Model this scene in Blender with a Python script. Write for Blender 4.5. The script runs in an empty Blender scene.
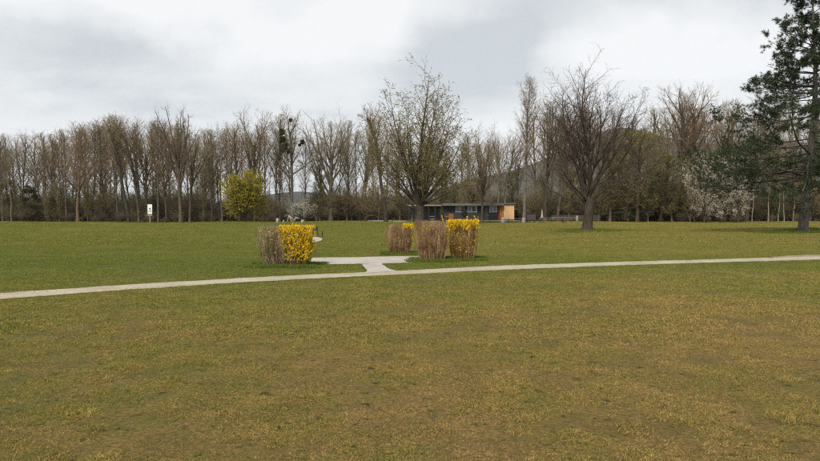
import bpy, math, random
import numpy as np
from mathutils import Vector, Matrix, Euler
R = math.radians
random.seed(7)

# ------------------------------------------------------------------ camera
F_PX, HORIZON, EYE = 600.0, 213.0, 1.6
PITCH = math.atan((230.5 - HORIZON) / F_PX)
cam_data = bpy.data.cameras.new('camera')
cam_data.sensor_width = 36.0
cam_data.lens = 36.0 * F_PX / 820.0
cam_data.clip_start = 0.1
cam_data.clip_end = 20000
cam = bpy.data.objects.new('camera', cam_data)
cam.location = (0, 0, EYE)
cam.rotation_euler = (R(90) - PITCH, 0, 0)
bpy.context.scene.collection.objects.link(cam)
bpy.context.scene.camera = cam

# ------------------------------------------------------------------ world: overcast sky
SUN_EL, SUN_AZ = R(48), R(205)          # azimuth clockwise from +Y (camera looks to +Y)
world = bpy.data.worlds.new("World")
bpy.context.scene.world = world
world.use_nodes = True
wt = world.node_tree
wn, wl = wt.nodes, wt.links
wn.clear()
def wnode(t, **kw):
    n = wn.new(t)
    for k, v in kw.items(): setattr(n, k, v)
    return n
sky = wnode('ShaderNodeTexSky', sky_type='NISHITA', sun_disc=False)
sky.sun_elevation = SUN_EL; sky.sun_rotation = SUN_AZ
sky.air_density = 1.0; sky.dust_density = 2.0
tc = wnode('ShaderNodeTexCoord')
sep = wnode('ShaderNodeSeparateXYZ'); wl.new(tc.outputs['Generated'], sep.inputs[0])
def wmath(op, a, b=None, c=None, clamp=False):
    n = wnode('ShaderNodeMath', operation=op, use_clamp=clamp)
    for i, v in enumerate((a, b, c)):
        if v is None: continue
        if isinstance(v, (int, float)): n.inputs[i].default_value = v
        else: wl.new(v, n.inputs[i])
    return n.outputs[0]
zc = wmath('ADD', wmath('MAXIMUM', sep.outputs['Z'], 0.0), 0.22)
cx_ = wmath('DIVIDE', sep.outputs['X'], zc); cy_ = wmath('DIVIDE', sep.outputs['Y'], zc)
comb = wnode('ShaderNodeCombineXYZ'); wl.new(cx_, comb.inputs[0]); wl.new(cy_, comb.inputs[1])
mp = wnode('ShaderNodeMapping'); wl.new(comb.outputs[0], mp.inputs['Vector'])
mp.inputs['Location'].default_value = (3.1, 0.4, 0.0)
mp.inputs['Rotation'].default_value = (0, 0, R(-18))
mp.inputs['Scale'].default_value = (0.75, 1.25, 1)
def wnoise(vec, scale, detail, rough, dist=0.0):
    n = wnode('ShaderNodeTexNoise'); n.inputs['Scale'].default_value = scale
    n.inputs['Detail'].default_value = detail; n.inputs['Roughness'].default_value = rough
    n.inputs['Distortion'].default_value = dist
    wl.new(vec, n.inputs['Vector']); return n.outputs[0]
n1 = wnoise(mp.outputs[0], 0.62, 5, 0.50, 0.35)
n2 = wnoise(mp.outputs[0], 2.1, 6, 0.52, 0.3)
cl = wmath('ADD', wmath('MULTIPLY', n1, 0.62), wmath('MULTIPLY', n2, 0.42))
cl = wmath('ADD', cl, -0.02)
# the larger cloud banks: soft lobes round directions of the sky, edges broken by noise
dnz = wnode('ShaderNodeTexNoise'); dnz.inputs['Scale'].default_value = 5.0; dnz.inputs['Detail'].default_value = 5; wl.new(tc.outputs['Generated'], dnz.inputs['Vector'])
dsub = wnode('ShaderNodeVectorMath', operation='SUBTRACT'); wl.new(dnz.outputs['Color'], dsub.inputs[0]); dsub.inputs[1].default_value = (.5, .5, .5)
dscl = wnode('ShaderNodeVectorMath', operation='SCALE'); wl.new(dsub.outputs[0], dscl.inputs[0]); dscl.inputs['Scale'].default_value = 0.22
dadd = wnode('ShaderNodeVectorMath', operation='ADD'); wl.new(tc.outputs['Generated'], dadd.inputs[0]); wl.new(dscl.outputs[0], dadd.inputs[1])
BANKS = [(-20, 12.2, 15, 2.6, -4, -.13), (-28, 17.5, 18, 2.6, -4, .09), (-34, 7.5, 15, 2.0, -5, .06), (-8, 12, 12, 3.0, -8, .06), (-4.5, 18.5, 4.0, 3.2, 25, .12), (8, 16, 11, 4.5, 4, -.15), (4, 10, 6, 3.5, 0, -.05),
         (20, 12, 10, 4.5, 6, .13), (24, 20, 14, 2.6, -3, -.10), (32, 15, 9, 3, 10, .10), (-20, 24, 14, 3, 0, .05), (60, 18, 20, 6, 0, -.08), (-70, 20, 22, 6, 0, -.07), (110, 25, 25, 8, 10, .08), (170, 20, 30, 7, 0, -.08), (-130, 30, 25, 9, 0, .08)]
for az, el, sa, sb, rot, amp in BANKS:
    az, el, rot = R(az), R(el), R(rot)
    c_ = Vector((math.sin(az) * math.cos(el), math.cos(az) * math.cos(el), math.sin(el)))
    ea = Vector((math.cos(az), -math.sin(az), 0)); eb = ea.cross(c_) * -1
    eb = Vector((-math.sin(az) * math.sin(el), -math.cos(az) * math.sin(el), math.cos(el)))
    A_ = (ea * math.cos(rot) + eb * math.sin(rot)) / R(sa); B_ = (eb * math.cos(rot) - ea * math.sin(rot)) / R(sb)
    df = wnode('ShaderNodeVectorMath', operation='SUBTRACT'); wl.new(dadd.outputs[0], df.inputs[0]); df.inputs[1].default_value = c_
    sq = []
    for ax in (A_, B_, c_ / 0.25):
        dt = wnode('ShaderNodeVectorMath', operation='DOT_PRODUCT'); wl.new(df.outputs[0], dt.inputs[0]); dt.inputs[1].default_value = ax
        sq.append(wmath('MULTIPLY', dt.outputs['Value'], dt.outputs['Value']))
    r2 = wmath('ADD', wmath('ADD', sq[0], sq[1]), sq[2])
    cl = wmath('ADD', cl, wmath('MULTIPLY', wmath('EXPONENT', wmath('MULTIPLY', r2, -1.0)), amp * 1.7))
ramp = wnode('ShaderNodeValToRGB'); wl.new(cl, ramp.inputs[0])
e = ramp.color_ramp.elements
e[0].position = 0.33; e[0].color = (0.585, 0.615, 0.635, 1)
e[1].position = 0.64; e[1].color = (0.90, 0.90, 0.895, 1)
m1 = ramp.color_ramp.elements.new(0.50); m1.color = (0.79, 0.805, 0.805, 1)
scl = wnode('ShaderNodeVectorMath', operation='SCALE'); wl.new(ramp.outputs[0], scl.inputs[0])
scl.inputs['Scale'].default_value = 5.5
mixw = wnode('ShaderNodeMix', data_type='RGBA'); mixw.inputs[0].default_value = 0.94
wl.new(sky.outputs[0], mixw.inputs[6]); wl.new(scl.outputs[0], mixw.inputs[7])
bg = wnode('ShaderNodeBackground'); bg.inputs['Strength'].default_value = 0.1
wl.new(mixw.outputs[2], bg.inputs['Color'])
wo = wnode('ShaderNodeOutputWorld'); wl.new(bg.outputs[0], wo.inputs['Surface'])

# ------------------------------------------------------------------ sun (veiled)
sun_d = bpy.data.lights.new('sun', 'SUN'); sun_d.energy = 1.7; sun_d.angle = R(14)
sun_d.color = (1.0, 0.95, 0.86)
sun = bpy.data.objects.new('sun', sun_d)
sv = Vector((math.sin(SUN_AZ) * math.cos(SUN_EL), math.cos(SUN_AZ) * math.cos(SUN_EL), math.sin(SUN_EL)))
sun.rotation_euler = sv.to_track_quat('Z', 'Y').to_euler()
sun.location = sv * 80
bpy.context.scene.collection.objects.link(sun)
vs = bpy.context.scene.view_settings
vs.view_transform = 'Standard'; vs.look = 'None'; vs.gamma = 1; vs.exposure = 1.0
sc = bpy.context.scene
sc.render.engine = 'CYCLES'
sc.cycles.use_denoising = False
sc.cycles.denoiser = 'OPENIMAGEDENOISE'
sc.cycles.denoising_prefilter = 'ACCURATE'
sc.cycles.denoising_input_passes = 'RGB_ALBEDO_NORMAL'
sc.cycles.use_adaptive_sampling = False
sc.cycles.max_bounces = 5
sc.cycles.diffuse_bounces = 3
sc.cycles.transparent_max_bounces = 4
sc.cycles.volume_bounces = 0
sc.cycles.pixel_filter_type = 'BLACKMAN_HARRIS'
sc.cycles.filter_width = 1.15

# ------------------------------------------------------------------ helpers
COL = bpy.context.scene.collection
def ray(px, py):
    u = (px - 410) / F_PX; v = (230.5 - py) / F_PX
    c, s = math.cos(PITCH), math.sin(PITCH)
    return (u, c + v * s, -s + v * c)
def gp(px, py, h=0.0):
    "point of the ground seen at a place of the photograph"
    d = ray(px, py); t = (h - EYE) / d[2]
    return (d[0] * t, d[1] * t)
def at(px, Z):
    return ((px - 410) / F_PX * Z * 1.0004, Z)
def up(py, Z):
    "height above the ground of photo row py at distance Z"
    return EYE + (HORIZON - py) / F_PX * Z

def smooth(a, b, x):
    t = np.clip((np.asarray(x, float) - a) / (b - a), 0, 1); return t * t * (3 - 2 * t)
def gh(x, y):
    "terrain height"
    x = np.asarray(x, float); y = np.asarray(y, float)
    w = smooth(26, 50, y)
    h = 0.10 * np.sin(x * 0.13 + 1.0) * np.sin(y * 0.11) + 0.06 * np.sin(x * 0.31 + y * 0.05)
    h = h + 0.42 * np.exp(-((x + 30) / 17) ** 2 - ((y - 58) / 9) ** 2)
    h = h + 0.28 * np.exp(-((x + 46) / 20) ** 2 - ((y - 84) / 7) ** 2)
    h = h + 0.22 * np.exp(-((x - 33) ** 2 + (y - 50) ** 2) / 5.0) + 0.16 * np.exp(-((x - 14.8) ** 2 + (y - 50) ** 2) / 3.0)
    h = h * w
    # the bank down from the path on the left
    s = smooth(-6.5, -13, x) * smooth(15.5, 21, y)
    return h - 0.0 * s
def ghf(x, y): return float(gh(x, y))

def tag(o, label=None, cat=None, group=None, kind=None):
    if label: o['label'] = label
    if cat: o['category'] = cat
    if group: o['group'] = group
    if kind: o['kind'] = kind
    return o
def link(o, parent=None):
    COL.objects.link(o)
    if parent is not None: o.parent = parent
    return o
def empty(name, loc, rz=0, label=None, cat=None, group=None):
    o = bpy.data.objects.new(name, None); o.empty_display_size = 0.3
    o.location = loc; o.rotation_euler = (0, 0, rz); COL.objects.link(o)
    return tag(o, label, cat, group)
def np_mesh(name, V, faces, mats, midx=None, smooth_=True):
    "faces: list of int arrays (n,3) or (n,4); midx: material index per array"
    me = bpy.data.meshes.new(name)
    V = np.asarray(V, np.float32)
    me.vertices.add(len(V)); me.vertices.foreach_set('co', V.ravel())
    loops = np.concatenate([f.ravel() for f in faces]).astype(np.int32)
    cnt = np.concatenate([np.full(len(f), f.shape[1]) for f in faces]).astype(np.int32)
    st = np.concatenate([[0], np.cumsum(cnt)[:-1]]).astype(np.int32)
    me.loops.add(len(loops)); me.loops.foreach_set('vertex_index', loops)
    me.polygons.add(len(cnt)); me.polygons.foreach_set('loop_start', st)
    me.polygons.foreach_set('loop_total', cnt)
    if midx is not None:
        mi = np.concatenate([np.full(len(f), m) for f, m in zip(faces, midx)]).astype(np.int32)
        me.polygons.foreach_set('material_index', mi)
    me.polygons.foreach_set('use_smooth', np.full(len(cnt), bool(smooth_)))
    me.update(calc_edges=True)
    for m in mats: me.materials.append(m)
    return me

class MB:
    "collects simple solids into one mesh"
    def __init__(s): s.v = []; s.f = []; s.mi = []; s.m = 0
    def add(s, V, Fs):
        n = len(s.v); s.v += [tuple(p) for p in V]
        for f in Fs: s.f.append(tuple(i + n for i in f)); s.mi.append(s.m)
        return s
    def box(s, x0, x1, y0, y1, z0, z1, rot=None, piv=None, taper=0.0):
        cx, cy = (x0 + x1) / 2, (y0 + y1) / 2; k = 1 - taper
        V = [(x0, y0, z0), (x1, y0, z0), (x1, y1, z0), (x0, y1, z0)] + \
            [(cx + (x - cx) * k, cy + (y - cy) * k, z1) for x, y in ((x0, y0), (x1, y0), (x1, y1), (x0, y1))]
        if rot is not None:
            p = Vector(piv if piv else (cx, cy, z0)); M = Euler(rot).to_matrix()
            V = [tuple(M @ (Vector(q) - p) + p) for q in V]
        return s.add(V, [(3, 2, 1, 0), (4, 5, 6, 7), (0, 1, 5, 4), (1, 2, 6, 5), (2, 3, 7, 6), (3, 0, 4, 7)])
    def tube(s, pts, rad, n=8):
        pts = [Vector(p) for p in pts]
        if not isinstance(rad, (list, tuple)): rad = [rad] * len(pts)
        V = []; Fs = []
        for i, p in enumerate(pts):
            d = (pts[min(i + 1, len(pts) - 1)] - pts[max(i - 1, 0)]).normalized()
            a = d.cross(Vector((0.3, 0.9, 0.1))).normalized()
            if a.length < .1: a = Vector((1, 0, 0))
            b = d.cross(a).normalized()
            for k in range(n):
                t = 2 * math.pi * k / n
                V.append(p + (a * math.cos(t) + b * math.sin(t)) * rad[i])
        for i in range(len(pts) - 1):
            for k in range(n):
                Fs.append((i * n + k, i * n + (k + 1) % n, (i + 1) * n + (k + 1) % n, (i + 1) * n + k))
        Fs.append(tuple(range(n))[::-1]); Fs.append(tuple(range((len(pts) - 1) * n, len(pts) * n)))
        return s.add(V, Fs)
    def build(s, name, mats, parent=None, smooth_=False, bevel=0.0):
        me = bpy.data.meshes.new(name); me.from_pydata(s.v, [], s.f)
        if not isinstance(mats, (list, tuple)): mats = [mats]
        for m in mats: me.materials.append(m)
        me.polygons.foreach_set('material_index', s.mi)
        me.polygons.foreach_set('use_smooth', [smooth_] * len(s.f))
        me.update()
        o = bpy.data.objects.new(name, me); link(o, parent)
        if bevel > 0:
            b = o.modifiers.new('bevel', 'BEVEL'); b.width = bevel; b.segments = 2; b.limit_method = 'ANGLE'
        return o

# ------------------------------------------------------------------ materials
def mat(name, rough=0.9, spec=0.25):
    m = bpy.data.materials.new(name); m.use_nodes = True
    nt = m.node_tree; b = nt.nodes['Principled BSDF']
    b.inputs['Roughness'].default_value = rough
    b.inputs['Specular IOR Level'].default_value = spec
    return m, nt, b
def nnode(nt, t, **kw):
    n = nt.nodes.new(t)
    for k, v in kw.items(): setattr(n, k, v)
    return n
def noise(nt, vec, scale, detail=4, rough=0.55, dist=0.0):
    n = nnode(nt, 'ShaderNodeTexNoise'); n.inputs['Scale'].default_value = scale
    n.inputs['Detail'].default_value = detail; n.inputs['Roughness'].default_value = rough
    n.inputs['Distortion'].default_value = dist
    if vec is not None: nt.links.new(vec, n.inputs['Vector'])
    return n.outputs[0]
def rampn(nt, fac, stops):
    r = nnode(nt, 'ShaderNodeValToRGB'); nt.links.new(fac, r.inputs[0])
    el = r.color_ramp.elements
    el[0].position = stops[0][0]; el[0].color = (*stops[0][1], 1)
    el[1].position = stops[-1][0]; el[1].color = (*stops[-1][1], 1)
    for p, c in stops[1:-1]:
        q = el.new(p); q.color = (*c, 1)
    return r.outputs[0]
def mixc(nt, f, a, b, mode='MIX'):
    n = nnode(nt, 'ShaderNodeMix', data_type='RGBA', blend_type=mode)
    for i, v in ((0, f), (6, a), (7, b)):
        if isinstance(v, (int, float)): n.inputs[i].default_value = v
        elif isinstance(v, tuple): n.inputs[i].default_value = (*v, 1)
        else: nt.links.new(v, n.inputs[i])
    return n.outputs[2]
def mth(nt, op, a, b=None, c=None, clamp=False):
    n = nnode(nt, 'ShaderNodeMath', operation=op, use_clamp=clamp)
    for i, v in enumerate((a, b, c)):
        if v is None: continue
        if isinstance(v, (int, float)): n.inputs[i].default_value = v
        else: nt.links.new(v, n.inputs[i])
    return n.outputs[0]
def bump(nt, b, h, strength=0.5, dist=0.02):
    n = nnode(nt, 'ShaderNodeBump'); n.inputs['Strength'].default_value = strength
    n.inputs['Distance'].default_value = dist
    nt.links.new(h, n.inputs['Height']); nt.links.new(n.outputs[0], b.inputs['Normal'])

def simple(name, c0, c1, scale=6, rough=0.8, spec=0.25, bmp=0.3, stretch=None, obj_var=0.0):
    m, nt, b = mat(name, rough, spec)
    t = nnode(nt, 'ShaderNodeTexCoord'); v = t.outputs['Object']
    if stretch:
        mpn = nnode(nt, 'ShaderNodeMapping'); mpn.inputs['Scale'].default_value = stretch
        nt.links.new(v, mpn.inputs['Vector']); v = mpn.outputs[0]
    n = noise(nt, v, scale, 6, 0.6)
    c = rampn(nt, n, [(0.32, c0), (0.68, c1)])
    if obj_var:
        oi = nnode(nt, 'ShaderNodeObjectInfo')
        hsv = nnode(nt, 'ShaderNodeHueSaturation')
        val = mth(nt, 'MULTIPLY_ADD', oi.outputs['Random'], obj_var, 1 - obj_var / 2)
        nt.links.new(val, hsv.inputs['Value']); nt.links.new(c, hsv.inputs['Color']); c = hsv.outputs[0]
    nt.links.new(c, b.inputs['Base Color'])
    if bmp: bump(nt, b, n, bmp, 0.01)
    return m

bark_grey  = simple('bark_grey',  (0.075, 0.064, 0.048), (0.19, 0.165, 0.13), 5, 0.95, 0.1, 0.6, (1, 1, .25), 0.35)
bark_brown = simple('bark_brown', (0.055, 0.043, 0.030), (0.14, 0.11, 0.078), 5, 0.95, 0.1, 0.6, (1, 1, .25), 0.35)
bark_red   = simple('bark_red',   (0.11, 0.075, 0.052), (0.20, 0.14, 0.10), 5, 0.95, 0.1, 0.6, (1, 1, .25))
bark_dark  = simple('bark_dark',  (0.035, 0.028, 0.022), (0.095, 0.078, 0.062), 9, 0.95, 0.1, 0.8, (1, 1, .22))
bark_pale  = simple('bark_pale',  (0.22, 0.20, 0.165), (0.42, 0.39, 0.34), 4, 0.9, 0.1, 0.4, (1, 1, .5))
twig_grey  = simple('twig_grey',  (0.14, 0.105, 0.062), (0.30, 0.235, 0.145), 1.2, 0.9, 0.1, 0, None, 0.35)
twig_mauve = simple('twig_mauve', (0.155, 0.105, 0.065), (0.32, 0.225, 0.145), 1.2, 0.9, 0.1, 0, None, 0.35)
twig_dark  = simple('twig_dark',  (0.06, 0.047, 0.038), (0.13, 0.10, 0.08), 1.2, 0.9, 0.1, 0)
def leafmat(name, c0, c1, scale=1.3, trans=0.3, ov=0.7):
    m, nt, b = mat(name, 0.7, 0.2)
    g = nnode(nt, 'ShaderNodeNewGeometry')
    n = noise(nt, g.outputs['Position'], scale, 3, 0.6)
    c = rampn(nt, n, [(0.35, c0), (0.65, c1)])
    hs = nnode(nt, 'ShaderNodeHueSaturation')
    nt.links.new(mth(nt, 'MULTIPLY_ADD', g.outputs['Random Per Island'], ov, 1 - ov / 2), hs.inputs['Value'])
    nt.links.new(c, hs.inputs['Color'])
    nt.links.new(hs.outputs[0], b.inputs['Base Color'])
    tr = nnode(nt, 'ShaderNodeBsdfTranslucent'); nt.links.new(hs.outputs[0], tr.inputs[0])
    mx = nnode(nt, 'ShaderNodeMixShader'); mx.inputs[0].default_value = trans
    out = nt.nodes['Material Output']
    nt.links.new(b.outputs[0], mx.inputs[1]); nt.links.new(tr.outputs[0], mx.inputs[2])
    nt.links.new(mx.outputs[0], out.inputs['Surface'])
    return m
bud_ochre  = leafmat('bud_ochre', (0.25, 0.19, 0.07), (0.38, 0.30, 0.12))
bud_brown  = leafmat('bud_brown', (0.27, 0.175, 0.085), (0.42, 0.285, 0.15))
bud_green  = leafmat('bud_green', (0.14, 0.16, 0.045), (0.25, 0.25, 0.08))
leaf_olive = leafmat('leaf_olive', (0.125, 0.13, 0.034), (0.26, 0.23, 0.07))
leaf_fresh = leafmat('leaf_fresh', (0.10, 0.15, 0.03), (0.19, 0.23, 0.06))
leaf_ivy   = leafmat('leaf_ivy', (0.025, 0.045, 0.012), (0.05, 0.08, 0.022))
leaf_holly = leafmat('leaf_holly', (0.04, 0.055, 0.02), (0.075, 0.09, 0.035))
leaf_gold  = leafmat('leaf_gold', (0.32, 0.275, 0.020), (0.52, 0.43, 0.040))
petal_yel  = leafmat('petal_yellow', (0.82, 0.56, 0.008), (0.92, 0.68, 0.012), 6, 0.25)
petal_pink = leafmat('petal_pink', (0.64, 0.57, 0.49), (0.82, 0.77, 0.69), 1.5, 0.3)
petal_white = leafmat('petal_white', (0.50, 0.50, 0.43), (0.68, 0.67, 0.60), 1.5, 0.3)
needle     = leafmat('pine_needle', (0.024, 0.038, 0.016), (0.055, 0.075, 0.028), 0.8, 0.1)
stem_tan   = leafmat('stem_tan', (0.22, 0.125, 0.05), (0.44, 0.29, 0.14), 3, 0.0, 1.3)
stem_red   = leafmat('stem_red', (0.17, 0.085, 0.042), (0.44, 0.285, 0.16), 3, 0.0, 1.3)
stem_grey  = leafmat('stem_grey', (0.10, 0.072, 0.042), (0.42, 0.32, 0.20), 3, 0.0, 1.3)

# the lawn's colour, shared by the soil sheet and the blades
def lawn_group():
    g = bpy.data.node_groups.new('lawn_colour', 'ShaderNodeTree')
    g.interface.new_socket('Vector', in_out='INPUT', socket_type='NodeSocketVector')
    g.interface.new_socket('Color', in_out='OUTPUT', socket_type='NodeSocketColor')
    g.interface.new_socket('Dry', in_out='OUTPUT', socket_type='NodeSocketFloat')
    gi = g.nodes.new('NodeGroupInput'); go = g.nodes.new('NodeGroupOutput')
    v = gi.outputs[0]
    s = nnode(g, 'ShaderNodeSeparateXYZ'); g.links.new(v, s.inputs[0])
    far = mth(g, 'DIVIDE', s.outputs['Y'], 120.0, clamp=True)
    # how dry the turf is at each distance up the meadow
    bias = rampn(g, far, [(0.0, (.66,) * 3), (0.05, (.64,) * 3), (0.085, (.48,) * 3), (0.115, (.34,) * 3),
                          (0.135, (.26,) * 3), (0.150, (.06,) * 3), (0.172, (.10,) * 3), (0.20, (.24,) * 3), (0.36, (.32,) * 3), (0.6, (.28,) * 3), (1.0, (.36,) * 3)])
    big = noise(g, v, 0.30, 4, 0.55, 0.3)
    mid = noise(g, v, 1.5, 5, 0.62, 0.4)
    fine = noise(g, v, 9.0, 4, 0.65)
    d = mth(g, 'ADD', mth(g, 'MULTIPLY', mth(g, 'SUBTRACT', big, 0.5), 0.8), mth(g, 'MULTIPLY', mth(g, 'SUBTRACT', mid, 0.5), 0.75))
    d = mth(g, 'ADD', d, mth(g, 'MULTIPLY', mth(g, 'SUBTRACT', fine, 0.5), 1.1))
    side = mth(g, 'MINIMUM', mth(g, 'MAXIMUM', mth(g, 'MULTIPLY', s.outputs['X'], 0.03), -.12), .08)
    d = mth(g, 'ADD', mth(g, 'ADD', d, side), bias, clamp=True)
    c = rampn(g, d, [(0.0, (0.125, 0.152, 0.026)), (0.28, (0.172, 0.172, 0.036)), (0.52, (0.230, 0.190, 0.052)),
                     (0.75, (0.275, 0.196, 0.070)), (1.0, (0.33, 0.215, 0.098))])
    hv = noise(g, v, 24.0, 3, 0.7); hv2 = noise(g, v, 2.6, 4, 0.6)
    c = mixc(g, 1.0, c, rampn(g, hv, [(0.3, (.74, .74, .76)), (0.7, (1.46, 1.42, 1.28))]), 'MULTIPLY')
    c = mixc(g, 1.0, c, rampn(g, hv2, [(0.3, (.86, .87, .90)), (0.7, (1.22, 1.20, 1.14))]), 'MULTIPLY')
    # darker broadleaf clumps
    cl = noise(g, v, 9.0, 3, 0.6, 0.6)
    k = rampn(g, cl, [(0.31, (1, 1, 1)), (0.37, (0, 0, 0))])
    c = mixc(g, mth(g, 'MULTIPLY', k, 0.75), c, (0.045, 0.045, 0.020))
    g.links.new(c, go.inputs[0]); g.links.new(d, go.inputs[1])
    return g
LAWN = lawn_group()
def lawn_mat(name, blade):
    m, nt, b = mat(name, 0.85, 0.15)
    geo = nnode(nt, 'ShaderNodeNewGeometry')
    gr = nnode(nt, 'ShaderNodeGroup'); gr.node_tree = LAWN
    nt.links.new(geo.outputs['Position'], gr.inputs[0])
    c = gr.outputs[0]
    if blade:
        hs = nnode(nt, 'ShaderNodeHueSaturation')
        nt.links.new(mth(nt, 'MULTIPLY_ADD', geo.outputs['Random Per Island'], 0.85, 0.64), hs.inputs['Value'])
        nt.links.new(c, hs.inputs['Color']); c = hs.outputs[0]
        straw = mth(nt, 'GREATER_THAN', mth(nt, 'FRACT', mth(nt, 'MULTIPLY', geo.outputs['Random Per Island'], 17.3)), 0.87)
        c = mixc(nt, mth(nt, 'MULTIPLY', straw, 0.36), c, (0.38, 0.31, 0.16))
        nt.links.new(c, b.inputs['Base Color'])
        tr = nnode(nt, 'ShaderNodeBsdfTranslucent'); nt.links.new(c, tr.inputs[0])
        mx = nnode(nt, 'ShaderNodeMixShader'); mx.inputs[0].default_value = 0.25
        nt.links.new(b.outputs[0], mx.inputs[1]); nt.links.new(tr.outputs[0], mx.inputs[2])
        nt.links.new(mx.outputs[0], nt.nodes['Material Output'].inputs['Surface'])
    else:
        p = geo.outputs['Position']
        f1 = noise(nt, p, 26, 5, 0.7)
        c = mixc(nt, 1.0, c, rampn(nt, f1, [(0.3, (0.48, 0.47, 0.45)), (0.7, (1.02, 0.98, 0.90))]), 'MULTIPLY')
        # leaf litter under the wood
        at_ = nnode(nt, 'ShaderNodeAttribute'); at_.attribute_name = 'litter'
        ln = noise(nt, p, 1.1, 5, 0.7)
        lf = mth(nt, 'GREATER_THAN', mth(nt, 'ADD', at_.outputs['Fac'], mth(nt, 'MULTIPLY', mth(nt, 'SUBTRACT', ln, 0.5), 0.8)), 0.5)
        c = mixc(nt, lf, c, rampn(nt, f1, [(0.3, (0.05, 0.04, 0.026)), (0.7, (0.15, 0.11, 0.07))]))
        nt.links.new(c, b.inputs['Base Color'])
        f2 = noise(nt, p, 60, 3, 0.7)
        bump(nt, b, mth(nt, 'ADD', f1, f2), 1.0, 0.05)
    return m
ground_mat = lawn_mat('meadow_soil', False)
blade_mat = lawn_mat('grass_blade', True)
lush_mat = leafmat('lush_grass', (0.10, 0.15, 0.018), (0.17, 0.215, 0.03), 4, 0.3)

m_path, nt, b = mat('compacted_gravel', 0.95, 0.15)
geo = nnode(nt, 'ShaderNodeNewGeometry'); p = geo.outputs['Position']
a1 = noise(nt, p, 0.9, 5, 0.6); a2 = noise(nt, p, 14, 6, 0.7); a3 = noise(nt, p, 70, 3, 0.7)
c = rampn(nt, a1, [(0.3, (0.33, 0.285, 0.205)), (0.7, (0.46, 0.41, 0.315))])
c = mixc(nt, 1.0, c, rampn(nt, a2, [(0.28, (0.62, 0.60, 0.56)), (0.5, (1, 1, 1)), (0.75, (1.15, 1.15, 1.15))]), 'MULTIPLY')
c = mixc(nt, 0.6, c, rampn(nt, a3, [(0.3, (0.7, 0.7, 0.7)), (0.7, (1.2, 1.2, 1.2))]), 'MULTIPLY')
nt.links.new(c, b.inputs['Base Color']); bump(nt, b, mth(nt, 'ADD', a2, a3), 0.7, 0.012)
m_plaza, nt, b = mat('pale_paving', 0.95, 0.15)
geo = nnode(nt, 'ShaderNodeNewGeometry'); p = geo.outputs['Position']
a1 = noise(nt, p, 1.2, 5, 0.6); a2 = noise(nt, p, 40, 4, 0.7)
c = rampn(nt, a1, [(0.3, (0.36, 0.325, 0.285)), (0.7, (0.45, 0.41, 0.37))])
c = mixc(nt, 0.8, c, rampn(nt, a2, [(0.3, (0.75, 0.75, 0.75)), (0.7, (1.15, 1.15, 1.15))]), 'MULTIPLY')
nt.links.new(c, b.inputs['Base Color']); bump(nt, b, a2, 0.5, 0.01)
m_bare = simple('bare_earth', (0.20, 0.145, 0.09), (0.36, 0.29, 0.21), 3, 0.95, 0.1, 0.6)

m_hill, nt, b = mat('wooded_hill', 1.0, 0.0)
geo = nnode(nt, 'ShaderNodeNewGeometry'); p = geo.outputs['Position']
a1 = noise(nt, p, 0.006, 6, 0.65); a2 = noise(nt, p, 0.05, 5, 0.7)
c = rampn(nt, mth(nt, 'ADD', mth(nt, 'MULTIPLY', a1, .6), mth(nt, 'MULTIPLY', a2, .4)),
          [(0.38, (0.022, 0.032, 0.020)), (0.5, (0.045, 0.045, 0.030)), (0.62, (0.085, 0.075, 0.05))])
nt.links.new(c, b.inputs['Base Color'])

# ------------------------------------------------------------------ ground
EDGE_PX = [(-400, 106), (0, 105), (120, 104), (200, 104), (262, 108), (300, 118), (330, 124), (400, 128), (450, 128),
           (520, 124), (560, 116), (620, 109), (720, 107), (820, 106), (1300, 108)]
def edge_y(x):
    "front edge of the wood"
    ex = [(p - 410) / F_PX * z for p, z in EDGE_PX]; ez = [z for p, z in EDGE_PX]
    return np.interp(x, ex, ez)
def spaced(stops):
    out = []
    for a, bb, st in stops: out += list(np.arange(a, bb, st))
    return np.array(out)
g = 1.35 ** np.arange(1, 16)
xs_pos = np.concatenate([np.arange(0, 140, 1.6), 140 + np.cumsum(6 * g)[:14]])
xs = np.concatenate([-xs_pos[:0:-1], xs_pos]); xs = xs[np.abs(xs) < 6500]
ys = np.concatenate([[-6000, -3000, -1200, -400, -150, -60, -30, -15, -6], np.arange(0, 30, 2), np.arange(30, 175, 1.3), 175 + np.cumsum(5 * g)[:14]])
ys = ys[ys < 6500]
X, Y = np.meshgrid(xs, ys); Zg = gh(X, Y)
V = np.stack([X, Y, Zg], -1).reshape(-1, 3)
nx, ny = len(xs), len(ys)
I = (np.arange(ny - 1)[:, None] * nx + np.arange(nx - 1)[None, :])
Fq = np.stack([I, I + 1, I + nx + 1, I + nx], -1).reshape(-1, 4)
me = np_mesh('ground', V, [Fq], [ground_mat])
lit = smooth(-2.5, 2.5, Y - edge_y(X)) * (1 - smooth(60, 110, Y - edge_y(X)))
me.attributes.new('litter', 'FLOAT', 'POINT').data.foreach_set('value', lit.ravel().astype(np.float32))
ground = bpy.data.objects.new('ground', me); COL.objects.link(ground); tag(ground, kind='structure')

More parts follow.
